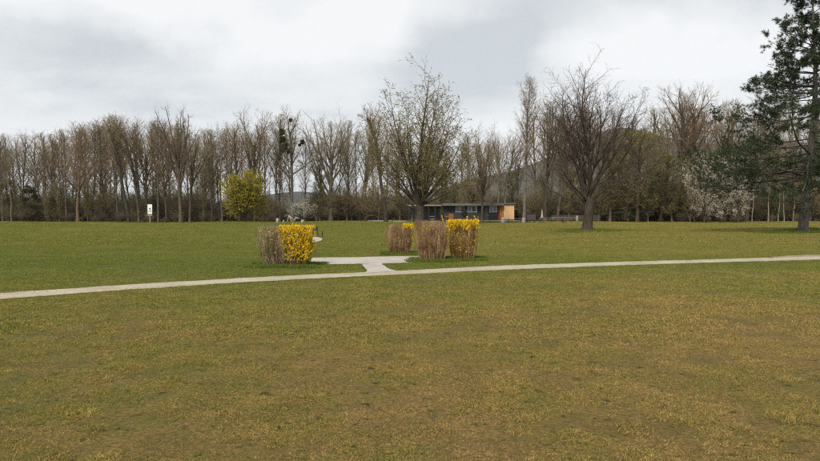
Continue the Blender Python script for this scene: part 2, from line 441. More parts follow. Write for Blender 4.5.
def ribbon_edges(pts_l, pts_r, name, m, z, rag=0.03, seed=1):
    "sheet between two edge polylines (world xy), ragged edges"
    def resample(pts, n):
        pts = np.array(pts, float); d = np.concatenate([[0], np.cumsum(np.linalg.norm(np.diff(pts, axis=0), axis=1))])
        t = np.linspace(0, d[-1], n); return np.stack([np.interp(t, d, pts[:, 0]), np.interp(t, d, pts[:, 1])], 1)
    L = max(np.sum(np.linalg.norm(np.diff(np.array(pts_l, float), axis=0), axis=1)), 2)
    n = int(L / 0.12) + 4
    a = resample(pts_l, n); bb = resample(pts_r, n)
    rs = np.random.RandomState(seed)
    def rough():
        w = rs.randn(n); k = np.array([1, 2, 3, 2, 1.]); w = np.convolve(w, k / k.sum(), 'same')
        w2 = np.interp(np.arange(n), np.arange(0, n + 9, 9), rs.randn(len(np.arange(0, n + 9, 9))))
        return (w + 0.8 * w2) * rag
    dirn = bb - a; dirn /= (np.linalg.norm(dirn, axis=1, keepdims=True) + 1e-9)
    a = a + dirn * rough()[:, None]; bb = bb + dirn * rough()[:, None]
    P = np.concatenate([np.c_[a, np.full(n, z)], np.c_[bb, np.full(n, z)]])
    P[:, 2] += gh(P[:, 0], P[:, 1])
    i = np.arange(n - 1)
    Fq = np.stack([i, i + 1, n + i + 1, n + i], 1)
    me = np_mesh(name, P, [Fq], [m], smooth_=False)
    if me.polygons[0].normal.z < 0: me.flip_normals()
    o = bpy.data.objects.new(name, me); COL.objects.link(o); tag(o, kind='structure'); return o, P[:, :2]

TOP = [(-90, 300.5), (-40, 297), (0, 293.5), (130, 284.8), (250, 277.8), (330, 274.0), (400, 270.8), (500, 266.0), (600, 262.6), (700, 259.8), (820, 256.2), (960, 253.0)]
BOT = [(-90, 307.5), (-40, 303.5), (0, 299.8), (130, 289.9), (250, 282.4), (330, 278.3), (400, 275.0), (500, 270.3), (600, 266.4), (700, 263.2), (820, 260.0), (960, 256.6)]
PATH_T = [gp(*p) for p in TOP]; PATH_B = [gp(*p) for p in BOT]
ribbon_edges(PATH_B, PATH_T, 'footpath', m_path, 0.010, 0.035, 3)
PL_F = [gp(*p) for p in [(262, 266.5), (300, 265.2), (330, 264.6), (362, 264.2), (382, 263.7), (415, 262.9), (424, 262.5)]]
PL_B = [gp(*p) for p in [(266, 258.3), (300, 257.8), (335, 257.4), (362, 257.0), (382, 256.7), (413, 256.2), (424, 256.0)]]
ribbon_edges(PL_F, PL_B, 'paved_area', m_plaza, 0.008, 0.03, 5)
ribbon_edges([gp(*p) for p in [(362, 264.6), (364, 268), (366.5, 270.5), (366, 273.5)]], [gp(*p) for p in [(381, 263.6), (385, 267), (390, 269.6), (397, 271.4)]], 'path_link', m_plaza, 0.014, 0.03, 6)
# rounded gravel bay with the bench, behind the flowering hedge
bay = [(300, 243.2), (309, 243.4), (316, 242.8), (321, 241.2), (322.6, 239.6)]
bay2 = [(300, 236.6), (309, 236.7), (316, 237.2), (320.5, 238.1), (322.6, 239.4)]
ribbon_edges([gp(*p) for p in bay], [gp(*p) for p in bay2], 'gravel_bay', m_path, 0.035, 0.05, 7)
ribbon_edges([gp(*p) for p in [(766, 259.0), (785, 257.6), (820, 256.6), (900, 255)]], [gp(*p) for p in [(772, 257.2), (790, 255.6), (820, 254.8), (900, 253)]], 'worn_earth', m_bare, 0.012, 0.12, 8)

def in_band(x, y, A, B, m=0.0):
    yb = np.interp(x, [p[0] for p in A], [p[1] for p in A]); yt = np.interp(x, [p[0] for p in B], [p[1] for p in B])
    return (y > yb + m) & (y < yt - m)

# ------------------------------------------------------------------ hills
def ridge(name, Z0, prof, base, seed, depth):
    rs = np.random.RandomState(seed)
    px = np.array([p[0] for p in prof], float); py = np.array([p[1] for p in prof], float)
    n = 220; m = 26
    u = np.linspace(px[0], px[-1], n); top = (HORIZON - np.interp(u, px, py)) / F_PX * Z0
    jit = np.interp(u, np.linspace(u[0], u[-1], 60), rs.randn(60)) * base + rs.randn(n) * base * 0.25
    top = np.maximum(top + jit * (top > 15), 0)
    t = np.linspace(-1, 1, m)
    xs_ = (u - 410) / F_PX * Z0
    P = []
    for j, tt in enumerate(t):
        prof_ = (1 - abs(tt) ** 1.3)
        wob = np.interp(u, np.linspace(u[0], u[-1], 25), rs.randn(25)) * 0.06 * (1 - prof_) * top
        P.append(np.stack([xs_, np.full(n, Z0 + tt * depth), -3 + (top + 3) * prof_ + wob * (abs(tt) < .98)], 1))
    V = np.concatenate(P)
    I = (np.arange(m - 1)[:, None] * n + np.arange(n - 1)[None, :])
    Fq = np.stack([I, I + 1, I + n + 1, I + n], -1).reshape(-1, 4)
    me = np_mesh(name, V, [Fq], [m_hill])
    o = bpy.data.objects.new(name, me); COL.objects.link(o); tag(o, kind='structure')
ridge('hill', 3200, [(-700, 205), (-300, 200), (60, 207), (200, 205), (262, 196), (300, 190), (335, 195), (400, 199), (440, 190), (470, 178),
                     (510, 171), (540, 160), (575, 140), (605, 129), (628, 127), (650, 135), (675, 141), (700, 143), (735, 145), (780, 152), (850, 158), (1100, 165), (1500, 195)], 4, 11, 900)
ridge('hill', 5200, [(-900, 205), (0, 208), (280, 202), (420, 194), (500, 172), (560, 158), (640, 150), (760, 138), (900, 150), (1400, 180)], 6, 12, 600)

# ------------------------------------------------------------------ tree growing
def unit(v): return v / (np.linalg.norm(v, axis=-1, keepdims=True) + 1e-9)
def run(P0, D, L, K, wander, upw, rs, gravity_end=0.0):
    N = len(P0); pts = np.zeros((N, K + 1, 3)); dr = np.zeros((N, K + 1, 3))
    P = P0.copy(); D = unit(D); pts[:, 0] = P; dr[:, 0] = D
    for k in range(K):
        D = D + rs.randn(N, 3) * wander
        D[:, 2] += upw + gravity_end * (k / K)
        D = unit(D); P = P + D * (L / K)[:, None]
        pts[:, k + 1] = P; dr[:, k + 1] = D
    return pts, dr
def taper(R0, K, end, power=1.0):
    t = np.linspace(0, 1, K + 1)
    return R0[:, None] * (1 - (1 - end) * t[None, :] ** power)
def spawn(pts, dr, rad, L, n, t0, t1, ang, angv, rs, flat=0.0):
    N, K1, _ = pts.shape; K = K1 - 1
    base = (np.arange(n) + 0.5) / n
    t = t0 + (t1 - t0) * np.clip(base[None, :] + (rs.rand(N, n) - .5) / n * 1.3, 0, 1)
    f = t * K; i = np.minimum(f.astype(int), K - 1); w = f - i
    r_ = np.arange(N)[:, None]
    P = pts[r_, i] * (1 - w)[..., None] + pts[r_, i + 1] * w[..., None]
    D = unit(dr[r_, i] * (1 - w)[..., None] + dr[r_, i + 1] * w[..., None])
    rr = rad[r_, i] * (1 - w) + rad[r_, i + 1] * w
    a0 = rs.rand(N, 1) * 6.28
    az = a0 + np.arange(n)[None, :] * 2.39996 + rs.randn(N, n) * 0.5
    ref = np.where(np.abs(D[..., 2:3]) > 0.9, np.array([1., 0, 0]), np.array([0, 0, 1.]))
    A = unit(np.cross(D, ref)); B = np.cross(D, A)
    S = A * np.cos(az)[..., None] + B * np.sin(az)[..., None]
    if flat: S[..., 2] *= (1 - flat); S = unit(S)
    an = np.radians(ang + rs.randn(N, n) * angv)
    nd = unit(D * np.cos(an)[..., None] + S * np.sin(an)[..., None])
    return P.reshape(-1, 3), nd.reshape(-1, 3), rr.ravel(), t.ravel(), np.repeat(L, n)
def tubes(pts, rad, sides):
    N, K1, _ = pts.shape
    d = np.zeros_like(pts); d[:, 1:-1] = pts[:, 2:] - pts[:, :-2]; d[:, 0] = pts[:, 1] - pts[:, 0]; d[:, -1] = pts[:, -1] - pts[:, -2]
    d = unit(d)
    ref = np.where(np.abs(d[:, :1, 2:3]) > 0.8, np.array([1., 0.1, 0]), np.array([0, 0.1, 1.])) * np.ones_like(d)
    A = unit(np.cross(d, ref)); B = np.cross(d, A)
    th = np.arange(sides) * 2 * np.pi / sides
    V = pts[:, :, None] + (A[:, :, None] * np.cos(th)[None, None, :, None] + B[:, :, None] * np.sin(th)[None, None, :, None]) * rad[:, :, None, None]
    idx = np.arange(N * K1 * sides).reshape(N, K1, sides)
    a = idx[:, :-1]; b_ = idx[:, 1:]
    Fq = np.stack([a, np.roll(a, -1, 2), np.roll(b_, -1, 2), b_], -1).reshape(-1, 4)
    return V.reshape(-1, 3), Fq
def leaves(P, size, rs, aspect=0.7, var=0.5, per=1, spread=0.0, elong=None):
    "small bent-free quads at points"
    P = np.repeat(P, per, 0)
    if spread: P = P + rs.randn(*P.shape) * spread
    n = len(P); a = unit(rs.randn(n, 3)); b_ = unit(np.cross(a, rs.randn(n, 3)))
    s = size * (1 - var / 2 + rs.rand(n, 1) * var)
    a = a * s * 0.5; b_ = b_ * s * 0.5 * aspect
    V = np.stack([P - a, P - b_, P + a, P + b_], 1).reshape(-1, 3)
    return V, np.arange(n * 4).reshape(n, 4)
class Parts:
    def __init__(s): s.V = []; s.F = []; s.M = []; s.n = 0
    def add(s, V, Fq, m=0):
        s.V.append(V); s.F.append(Fq + s.n); s.M.append(m); s.n += len(V)
    def mesh(s, name, mats): return np_mesh(name, np.concatenate(s.V), s.F, mats, s.M)
def on_twigs(pts, n, rs, tmin=0.15):
    N, K1, _ = pts.shape
    r_ = rs.randint(0, N, n); t = (tmin + (1 - tmin) * rs.rand(n)) * (K1 - 1)
    i = np.minimum(t.astype(int), K1 - 2); w = (t - i)[:, None]
    return pts[r_, i] * (1 - w) + pts[r_, i + 1] * w

SHAPES = {
 'round': lambda t: 0.25 + 0.95 * np.sin(np.pi * np.clip(0.12 + 0.80 * t, 0, 1)),
 'cone': lambda t: 1.05 - 0.85 * t,
 'top':  lambda t: 0.55 + 0.55 * np.sin(np.pi * np.clip(t * 0.9, 0, 1)),
 'flame': lambda t: np.clip(0.4 + 1.8 * t, 0, 1) * (1.08 - 0.80 * t),
 'flat': lambda t: 1.0 - 0.45 * t,
 'poplar': lambda t: np.clip(0.5 + 1.6 * t, 0, 1.1) * (1.0 - 0.50 * t),
}
def make_tree(name, seed, H, r, frac=1.0, wob=0.03, lean=0.0, n1=26, t0=0.35, t1=0.98, a1=48, up1=0.06, L1=0.22, shape='round',
              n2=9, a2=42, L2=0.42, up2=0.04, n3=7, a3=40, L3=0.42, n4=0, L4=0.5, tw=0.011, bark=bark_grey, twig=twig_grey,
              bud=None, nb=0, bs=0.07, r1=0.55, bud_t=0.1, w1=0.07, w2=0.10, end=0.12, sides=8, flare=1.35, per=1, spread=0.0, K0=12, ivy=0):
    rs = np.random.RandomState(seed)
    P0 = np.zeros((1, 3)); P0[0, 2] = -0.15
    D0 = np.array([[lean, 0, 1.0]])
    Lt = np.array([H * frac]); p0, d0 = run(P0, D0, Lt, K0, wob, 0.02, rs)
    ra0 = taper(np.array([r]), K0, end if frac > .9 else 0.62, 0.9)
    ra0[:, 0] *= flare; ra0[:, 1] *= 1.04
    wood, crown = Parts(), Parts()
    wood.add(*tubes(p0, ra0, sides))
    P, D, rr, t, _ = spawn(p0, d0, ra0, Lt, n1, t0, t1, a1, 8, rs)
    tn = (t - t0) / (t1 - t0)
    L = H * L1 * SHAPES[shape](tn) * (0.75 + 0.5 * rs.rand(len(t)))
    R1 = np.minimum(rr * r1 * (0.7 + 0.5 * rs.rand(len(t))), 0.012 + L * 0.022) + 0.006
    p1, d1 = run(P, D, L, 7, w1, up1, rs); ra1 = taper(R1, 7, 0.18)
    wood.add(*tubes(p1, ra1, 5))
    P, D, rr, t, LL = spawn(p1, d1, ra1, L, n2, 0.18, 0.98, a2, 12, rs)
    L = LL * L2 * (1.1 - 0.55 * t) * (0.6 + 0.8 * rs.rand(len(t))) + 0.15
    R2 = np.minimum(rr * 0.6, 0.006 + L * 0.015) + 0.003
    p2, d2 = run(P, D, L, 5, w2, up2, rs); ra2 = taper(np.maximum(R2, tw), 5, 0.35)
    crown.add(*tubes(p2, ra2, 3))
    P, D, rr, t, LL = spawn(p2, d2, ra2, L, n3, 0.15, 1.0, a3, 14, rs)
    L = LL * L3 * (1.1 - 0.4 * t) * (0.6 + 0.8 * rs.rand(len(t))) + 0.12
    p3, d3 = run(P, D, L, 3, w2, 0.04, rs); ra3 = taper(np.full(len(L), tw), 3, 0.6)
    crown.add(*tubes(p3, ra3, 3))
    last = p3
    if n4:
        P, D, rr, t, LL = spawn(p3, d3, ra3, L, n4, 0.2, 1.0, a3, 14, rs)
        L = LL * L4 * (0.6 + 0.8 * rs.rand(len(t))) + 0.08
        p4, d4 = run(P, D, L, 2, w2, 0.04, rs); ra4 = taper(np.full(len(L), tw * 0.8), 2, 0.6)
        crown.add(*tubes(p4, ra4, 3)); last = p4
    if bud is not None and nb:
        crown.add(*leaves(on_twigs(last, nb, rs, bud_t), bs, rs, per=per, spread=spread), 1)
    iv = None
    if ivy:
        k = rs.randint(0, K0, ivy); zz = rs.rand(ivy, 1)
        k = np.minimum((0.08 + 0.58 * rs.rand(ivy)) * K0, K0 - 1); i = k.astype(int); w = (k - i)[:, None]
        c_ = p0[0, i] * (1 - w) + p0[0, i + 1] * w
        q = unit(np.c_[rs.randn(ivy, 2), np.zeros(ivy)]) * (ra0[0, i][:, None] + 0.1 + np.abs(rs.randn(ivy, 1)) * 0.22)
        IP = Parts(); IP.add(*leaves(c_ + q, 0.17, rs)); iv = IP.mesh(name + '_ivy', [leaf_ivy])
    zt = np.sort(np.concatenate(crown.V)[:, 2]); H = float(zt[int(len(zt) * .9985)])
    mats_c = [twig] + ([bud] if bud is not None else [])
    return dict(trunk=wood.mesh(name + '_trunk', [bark]), crown=crown.mesh(name + '_crown', mats_c), H=H, ivy=iv)

def plant(proto, name, x, y, H, rz=0.0, lean=(0, 0), label=None, cat='tree', group=None, wide=1.0):
    o = empty(name, (x, y, ghf(x, y)), rz, label, cat, group)
    s = H / proto['H']; o.scale = (s * wide, s * wide, s)
    o.rotation_euler = (lean[1], lean[0], rz)
    t = bpy.data.objects.new('trunk', proto['trunk']); link(t, o)
    c = bpy.data.objects.new('crown', proto['crown']); link(c, o)
    if proto.get('ivy'): link(bpy.data.objects.new('ivy', proto['ivy']), o)
    return o

bark_mid = simple('bark_mid', (0.13, 0.115, 0.09), (0.28, 0.25, 0.20), 4, 0.9, 0.1, 0.4, (1, 1, .5), .5)
twig_under2 = simple('twig_brown', (0.075, 0.058, 0.04), (0.17, 0.13, 0.09), 1.2, 0.9, 0.1, 0)
PR = {}
PR['slimA'] = make_tree('slim_a', 1, 18, .16, frac=.86, n1=24, t0=.26, a1=32, L1=.21, shape='round', n2=8, n3=5, bud=bud_brown, nb=1500, bs=.08, wob=.035, twig=twig_mauve, bark=bark_brown, up1=.07)
PR['slimB'] = make_tree('slim_b', 2, 18, .19, frac=.74, n1=18, t0=.34, t1=1.0, a1=34, L1=.31, shape='top', n2=9, n3=5, L2=.34, bud=bud_ochre, nb=1500, bs=.08, wob=.05, up1=.08)
PR['slimC'] = make_tree('slim_c', 3, 18, .15, frac=.90, n1=26, t0=.18, a1=30, L1=.17, shape='round', n2=7, n3=5, bud=bud_ochre, nb=1400, bs=.08, wob=.03, twig=twig_grey, up1=.07)
PR['slimD'] = make_tree('slim_d', 4, 18, .22, frac=.56, n1=12, t0=.40, t1=1.0, a1=24, L1=.46, shape='flat', n2=11, n3=5, L2=.30, bud=bud_brown, nb=1500, bs=.08, wob=.045, up1=.06, bark=bark_brown, w1=.06)
PR['slimE'] = make_tree('slim_e', 5, 18, .14, frac=.9, n1=26, t0=.12, a1=40, L1=.18, shape='round', n2=8, n3=6, bud=bud_green, nb=2600, bs=.085, wob=.04, up1=.08)
PR['slimF'] = make_tree('slim_f', 15, 18, .18, frac=.66, n1=16, t0=.38, t1=1.0, a1=28, L1=.37, shape='top', n2=9, n3=5, L2=.32, bud=bud_ochre, nb=1400, bs=.08, wob=.05, up1=.06, bark=bark_grey)
PR['pole'] = make_tree('pole', 6, 14, .075, n1=14, t0=.5, a1=35, L1=.12, shape='round', n2=6, n3=5, bud=bud_green, nb=500, bs=.08, wob=.03, bark=bark_mid)
PR['spread'] = make_tree('spread', 21, 20, .34, frac=.50, n1=16, t0=.26, t1=1.0, a1=38, L1=.50, shape='flat', n2=13, n3=7, a2=40, L2=.32, bud=bud_ochre, nb=1800, bs=.075, wob=.03, up1=.10, K0=10)
PR['mistle'] = make_tree('mistle', 8, 20, .27, frac=.72, n1=16, t0=.45, t1=1.0, a1=40, L1=.34, shape='flat', n2=11, n3=8, a2=40, L2=.34, bud=bud_ochre, nb=1200, bs=.07, wob=.02, up1=.08, bark=bark_grey, K0=10)
PR['vase'] = make_tree('vase', 9, 16, .20, frac=.35, n1=16, t0=.35, t1=1.0, a1=26, L1=.58, shape='flat', n2=14, n3=7, L2=.24, a2=32, bud=bud_brown, nb=2600, bs=.07, wob=.03, up1=.05, bark=bark_brown, K0=8, w1=.05)
PR['poplar'] = make_tree('poplar', 10, 25, .33, n1=40, t0=.40, a1=29, L1=.20, shape='poplar', n2=11, n3=7, L2=.34, bud=bud_ochre, nb=3500, bs=.08, wob=.018, up1=.10, end=.1)
PR['snag'] = make_tree('snag', 31, 20, .42, frac=.42, n1=12, t0=.55, t1=1.0, a1=26, L1=.54, shape='flat', n2=15, a2=50, L2=.13, n3=6, L3=.8, bud=bud_brown, nb=2200, bs=.09, wob=.03, up1=.05, r1=.80, bark=bark_brown, twig=twig_under2, K0=10, w1=.11)
PR['fork'] = make_tree('fork', 12, 17, .34, frac=.36, n1=10, t0=.70, t1=1.0, a1=42, L1=.58, shape='flat', n2=13, n3=7, L2=.30, bud=bud_brown, nb=2600, bs=.09, wob=.04, up1=.12, bark=bark_red, twig=twig_mauve, K0=8, w1=.10)
PR['crook'] = make_tree('crook', 13, 19, .30, frac=.85, n1=17, t0=.40, t1=1.0, a1=40, L1=.24, shape='flat', n2=10, n3=7, bud=bud_brown, nb=2400, bs=.09, wob=.085, up1=.08, bark=bark_dark, K0=10)
PR['ivied'] = make_tree('ivied', 14, 21, .34, frac=.72, n1=18, t0=.45, t1=1.0, a1=30, L1=.36, shape='flat', n2=12, n3=8, L2=.32, bud=bud_brown, nb=1600, bs=.075, wob=.015, up1=.08, bark=bark_brown, twig=twig_mauve, K0=10, ivy=1500)
PR['olive'] = make_tree('olive', 16, 14, .20, frac=.7, n1=26, t0=.12, t1=1.0, a1=45, L1=.26, shape='round', n2=10, n3=8, bud=leaf_olive, nb=9500, bs=.13, wob=.05, up1=.07, bark=bark_brown)
PR['fresh'] = make_tree('fresh', 17, 13, .18, frac=.8, n1=26, t0=.10, t1=1.0, a1=42, L1=.22, shape='round', n2=9, n3=8, bud=leaf_fresh, nb=8000, bs=.12, wob=.04, up1=.08, bark=bark_brown)
PR['thicket'] = make_tree('thicket', 18, 9, .12, frac=.5, n1=24, t0=.04, t1=1.0, a1=36, L1=.50, shape='flat', n2=11, n3=7, L2=.34, bud=bud_ochre, nb=4500, bs=.10, wob=.06, up1=.06, bark=bark_brown, twig=twig_grey, r1=.6)
PR['yellow'] = make_tree('yellow', 19, 9, .16, frac=.45, n1=40, t0=.05, t1=1.0, a1=50, L1=.46, shape='flat', n2=13, n3=8, L2=.34, bud=leaf_gold, nb=38000, bs=.115, wob=.05, up1=.09, bark=bark_brown, r1=.5)
PR['blossom'] = make_tree('blossom', 20, 10, .15, frac=.8, n1=26, t0=.08, t1=1.0, a1=52, L1=.36, shape='round', n2=11, n3=8, bud=petal_pink, nb=11500, bs=.115, wob=.07, up1=.02, bark=bark_dark)
PR['whitebush'] = make_tree('whitebush', 22, 4.5, .08, frac=.5, n1=18, t0=.05, t1=1.0, a1=55, L1=.60, shape='flat', n2=9, n3=6, bud=petal_white, nb=6500, bs=.10, wob=.05, up1=.05, bark=bark_dark)
PR['evergreen'] = make_tree('evergreen', 23, 6, .12, n1=34, t0=.05, t1=1.0, a1=60, L1=.28, shape='cone', n2=10, n3=8, bud=leaf_holly, nb=6000, bs=.13, wob=.03, up1=.04, bark=bark_dark)

def front(px, Z, topy, kind, label, rz=None, lean=(0, 0), wide=1.0, name='bare_tree', cat='tree', group=None):
    x, y = at(px, Z)
    rz = (px * 1.713) % 6.28 if rz is None else rz
    return plant(PR[kind], name, x, y, up(topy, Z), rz, lean, label, cat, group, wide)

EDGE_GROUP = 'bare trees along the front edge of the wood'
FRONT = [
 (3, 108, 136, 'slimC', 'slender bare tree cut by the left edge of the picture', {}),
 (22, 111, 133, 'slimA', 'brown bare tree just left of the dark evergreen bush in the wood', {}),
 (43, 110, 129, 'slimB', 'grey bare tree just right of the dark evergreen bush in the wood', {}),
 (55, 112, 128, 'slimF', 'second bare tree right of the dark evergreen bush', {}),
 (66, 109, 129, 'slimC', 'bare tree immediately left of the low forked tree with reddish trunk', {}),
 (93, 110, 122, 'slimE', 'thin bare tree with greenish buds right of the low forked reddish tree', {}),
 (105, 112, 118, 'slimA', 'second bare tree right of the low forked reddish tree', {}),
 (117, 109, 115, 'slimC', 'straight bare tree immediately left of the dark crooked trunk', {}),
 (139, 110, 116, 'slimB', 'bare tree between the dark crooked trunk and the white notice board', {}),
 (147, 109, 119, 'slimD', 'bare tree rising directly behind the white notice board', {}),
 (158, 109, 120, 'slimC', 'bare tree first to the right of the white notice board', {}),
 (167, 107, 119, 'slimA', 'slender bare tree between notice board and the thick pollarded tree', {}),
 (204, 109, 131, 'slimE', 'low slim bare tree second to the right of the thick pollarded tree', {}),
 (212, 111, 127, 'slimF', 'bare tree third to the right of the thick pollarded tree', {}),
 (222, 108, 122, 'slimB', 'bare tree standing at the left side of the yellow-leaved bush', {}),
 (240, 111, 121, 'slimA', 'brown bare tree rising behind the middle of the yellow-leaved bush', {}),
 (255, 110, 106, 'slimD', 'tallest bare tree rising behind the yellow-leaved bush', {'wide': .9}),
 (276, 114, 119, 'slimF', 'left one of two close thin trunks left of the mistletoe tree', {}),
 (280, 114, 113, 'slimC', 'right one of two close thin trunks left of the mistletoe tree', {}),
 (331, 120, 112, 'spread', 'broad bare tree with stout low forking limbs above the white flowering shrub', {}),
 (347, 122, 120, 'slimF', 'bare tree close to the right of the broad low-forking tree', {}),
 (360, 124, 112, 'slimB', 'tall bare tree halfway between broad forking tree and the leafing tree', {}),
 (386, 112, 104, 'crook', 'bent bare tree close to the left of the big leafing tree', {'lean': (-.10, 0)}),
 (482, 99, 127, 'vase', 'vase-shaped bare tree in front of the dark cabin', {}),
 (497, 121, 122, 'slimF', 'left one of two upright bare trees behind the cabin\'s wooden end', {}),
 (503, 122, 128, 'slimB', 'right one of two upright bare trees behind the cabin\'s wooden end', {}),
 (524, 104, 76, 'poplar', 'very tall narrow bare tree right of the cabin\'s wooden end', {}),
 (545, 116, 98, 'slimD', 'tall bare tree between the narrow tall tree and the big round bare tree', {}),
 (558, 119, 96, 'slimB', 'bare tree seen through the left side of the big round bare crown', {}),
 (615, 118, 106, 'slimF', 'bare tree seen through the right side of the big round bare crown', {}),
 (655, 118, 108, 'slimC', 'bare tree behind the right end of the olive leafing tree', {}),
 (669, 117, 98, 'slimB', 'bare tree just left of the two ivy-clad trunks', {}),
 (684, 110, 80, 'ivied', 'left one of two tall ivy-clad trees', {}),
 (693, 112, 84, 'ivied', 'right one of two tall ivy-clad trees', {'rz': 2.2}),
 (727, 116, 98, 'slimD', 'bare tree behind the pink blossoming tree', {}),
 (746, 114, 90, 'spread', 'bare tree leaning left behind the pine\'s outer branches', {'lean': (-.12, 0), 'wide': .75}),
 (760, 118, 94, 'slimF', 'bare tree behind the pine, right of the left-leaning one', {}),
 (815, 118, 100, 'slimC', 'bare tree beyond the pine trunk at the right edge of the picture', {}),
]
for px, Z, ty, k, lab, kw in FRONT:
    front(px, Z, ty, k, lab, group=EDGE_GROUP, **kw)
front(12, 106, 150, 'pole', 'thin whitish trunk leaning left near the left edge of the picture', lean=(-.13, 0), wide=1.7, group=EDGE_GROUP)
front(78, 103, 128, 'fork', 'low forked tree with thick reddish trunk and dark twisting limbs', rz=0.6, name='forked_tree', wide=.8)
front(129, 105, 115, 'crook', 'bare tree with dark crooked trunk left of the white notice board', rz=2.0, name='crooked_tree')
front(181, 101, 105, 'snag', 'thick pollarded bare tree with pale grey trunk and stubby upright limbs', rz=1.0, name='pollarded_tree', wide=.62)
front(190, 104, 128, 'slimD', 'dark slim tree leaning right beside the thick pollarded tree', lean=(.03, 0), group=EDGE_GROUP)
mt = front(292, 114, 107, 'mistle', 'tall bare tree with dark round mistletoe balls in its crown', rz=0.3, name='mistletoe_tree')
# mistletoe clumps, parts of their tree
rs = np.random.RandomState(5)
mp_ = Parts(); q = unit(rs.randn(900, 3)) * (rs.rand(900, 1) ** .4); mp_.add(*leaves(q * 0.9, 0.30, rs, aspect=.5))
mist_me = mp_.mesh('mistletoe', [leaf_holly])
mx_, my_ = at(292, 114); msc = mt.scale[0]
for (px, py, rr) in [(283, 132, 1.0), (284, 140, 1.05), (283, 148, 1.2), (290, 151, .9), (286, 145, .7), (303, 142, .75), (292, 121, .6), (300, 145, .5)]:
    o = bpy.data.objects.new('mistletoe', mist_me); link(o, mt)
    w = Vector(((px - 410) / F_PX * 114 - mx_, random.uniform(-1, 1), up(py, 114)))
    w.rotate(Euler((0, 0, -mt.rotation_euler.z))); o.location = w / msc
    o.scale = [rr / msc * .72] * 3
front(32, 107, 186, 'evergreen', 'dark evergreen bush at the foot of the wood on the far left', name='evergreen_bush', cat='bush', wide=1.5)
front(52, 105, 196, 'evergreen', 'small dark evergreen shrub right of the larger evergreen bush', name='evergreen_bush', cat='bush', rz=2)
front(246, 100, 170, 'yellow', 'rounded bush covered in yellow new leaves at the wood edge', rz=1, wide=1.0, name='yellow_bush', cat='bush')
front(303, 106, 197, 'whitebush', 'low shrub in white blossom right of the yellow-leaved bush', name='blossoming_shrub', cat='shrub')
front(704, 99, 152, 'blossom', 'pink-white blossoming tree left of the pine, upright', lean=(0, 0), name='blossoming_tree', wide=.75)
front(720, 98, 178, 'blossom', 'low spreading pale blossoming tree at the foot of the pink one', rz=2.4, lean=(.12, 0), name='blossoming_tree')
front(738, 107, 155, 'blossom', 'pinkish blossoming tree partly behind the pine\'s lower branches', rz=4.0, name='blossoming_tree', wide=.6)
for i, (px, Z, ty, k, lab) in enumerate([
  (637, 108, 126, 'olive', 'broad olive-green leafing tree right of the big round bare tree'),
  (660, 109, 150, 'olive', 'lower olive leafing tree left of the ivy-clad trunks'),
  (610, 111, 148, 'olive', 'olive-brown leafing tree directly behind the big round bare tree'),
  (704, 112, 148, 'fresh', 'fresh green leafing tree between ivy-clad trunks and blossoming tree'),
  (512, 128, 168, 'fresh', 'fresh green leafing tree behind the cabin\'s wooden end'),
  (545, 122, 176, 'fresh', 'fresh green low tree behind the picnic tables'),
  (772, 112, 150, 'fresh', 'green leafing tree behind the pine\'s lower branches'),
  (440, 118, 166, 'olive', 'olive leafing tree right behind the big leafing tree'),
  (378, 118, 176, 'thicket', 'tangled brown thicket tree left of the big leafing tree'),
  (320, 119, 172, 'fresh', 'dull green low tree right of the mistletoe tree'),
  (795, 112, 158, 'olive', 'olive leafing tree behind the pine trunk'),
  (628, 110, 172, 'thicket', 'brown thicket tree low between round bare tree and olive tree'),
  (648, 107, 178, 'fresh', 'low green tree in front of the broad olive leafing tree'),
  (672, 107, 168, 'olive', 'low olive leafing tree at the foot of the ivy-clad trunks'),
  (690, 108, 178, 'thicket', 'low brown thicket between ivy-clad trunks and blossoming tree'),
  (598, 112, 176, 'olive', 'olive thicket tree right behind the trunk of the round bare tree'),
  (568, 114, 168, 'olive', 'olive leafing tree behind the board fence'),
  (533, 118, 184, 'thicket', 'low brown thicket behind the covered box'),
  (470, 118, 172, 'thicket', 'brown thicket tree right behind the middle of the cabin'),
  (455, 120, 180, 'fresh', 'low green tree behind the left end of the cabin'),
  (405, 120, 182, 'thicket', 'low brown thicket behind the pavilion'),
  (352, 122, 180, 'thicket', 'brown thicket at the wood edge below the broad forking tree\'s right side'),
  (366, 123, 186, 'thicket', 'low brown thicket second to the left of the bent tree'),
  (338, 121, 188, 'thicket', 'low brown thicket directly right of the broad forking tree\'s trunk'),
  (316, 119, 185, 'thicket', 'low brown thicket right of the white flowering shrub'),
  (268, 112, 192, 'thicket', 'low brown thicket at the right side of the yellow bush'),
  (108, 110, 186, 'thicket', 'low brown thicket left of the dark crooked trunk'),
  (60, 109, 182, 'olive', 'low olive tree left of the forked tree'),
  (12, 109, 178, 'olive', 'low olive-brown tree at the far left edge'),
  (88, 109, 190, 'fresh', 'low dull green tree right of the forked tree'),
  (735, 110, 186, 'thicket', 'low brown thicket right of the blossoming trees'),
  (810, 110, 172, 'thicket', 'brown thicket behind the pine trunk\'s right side'),
  (155, 113, 172, 'fresh', 'thin green leafing tree behind the white notice board'),
  (205, 113, 165, 'fresh', 'thin green leafing tree left of the yellow bush'),
 ]):
    front(px, Z, ty, k, lab, name='leafing_tree', wide=1.15 if k == 'olive' else 1.0, rz=i * 1.3)
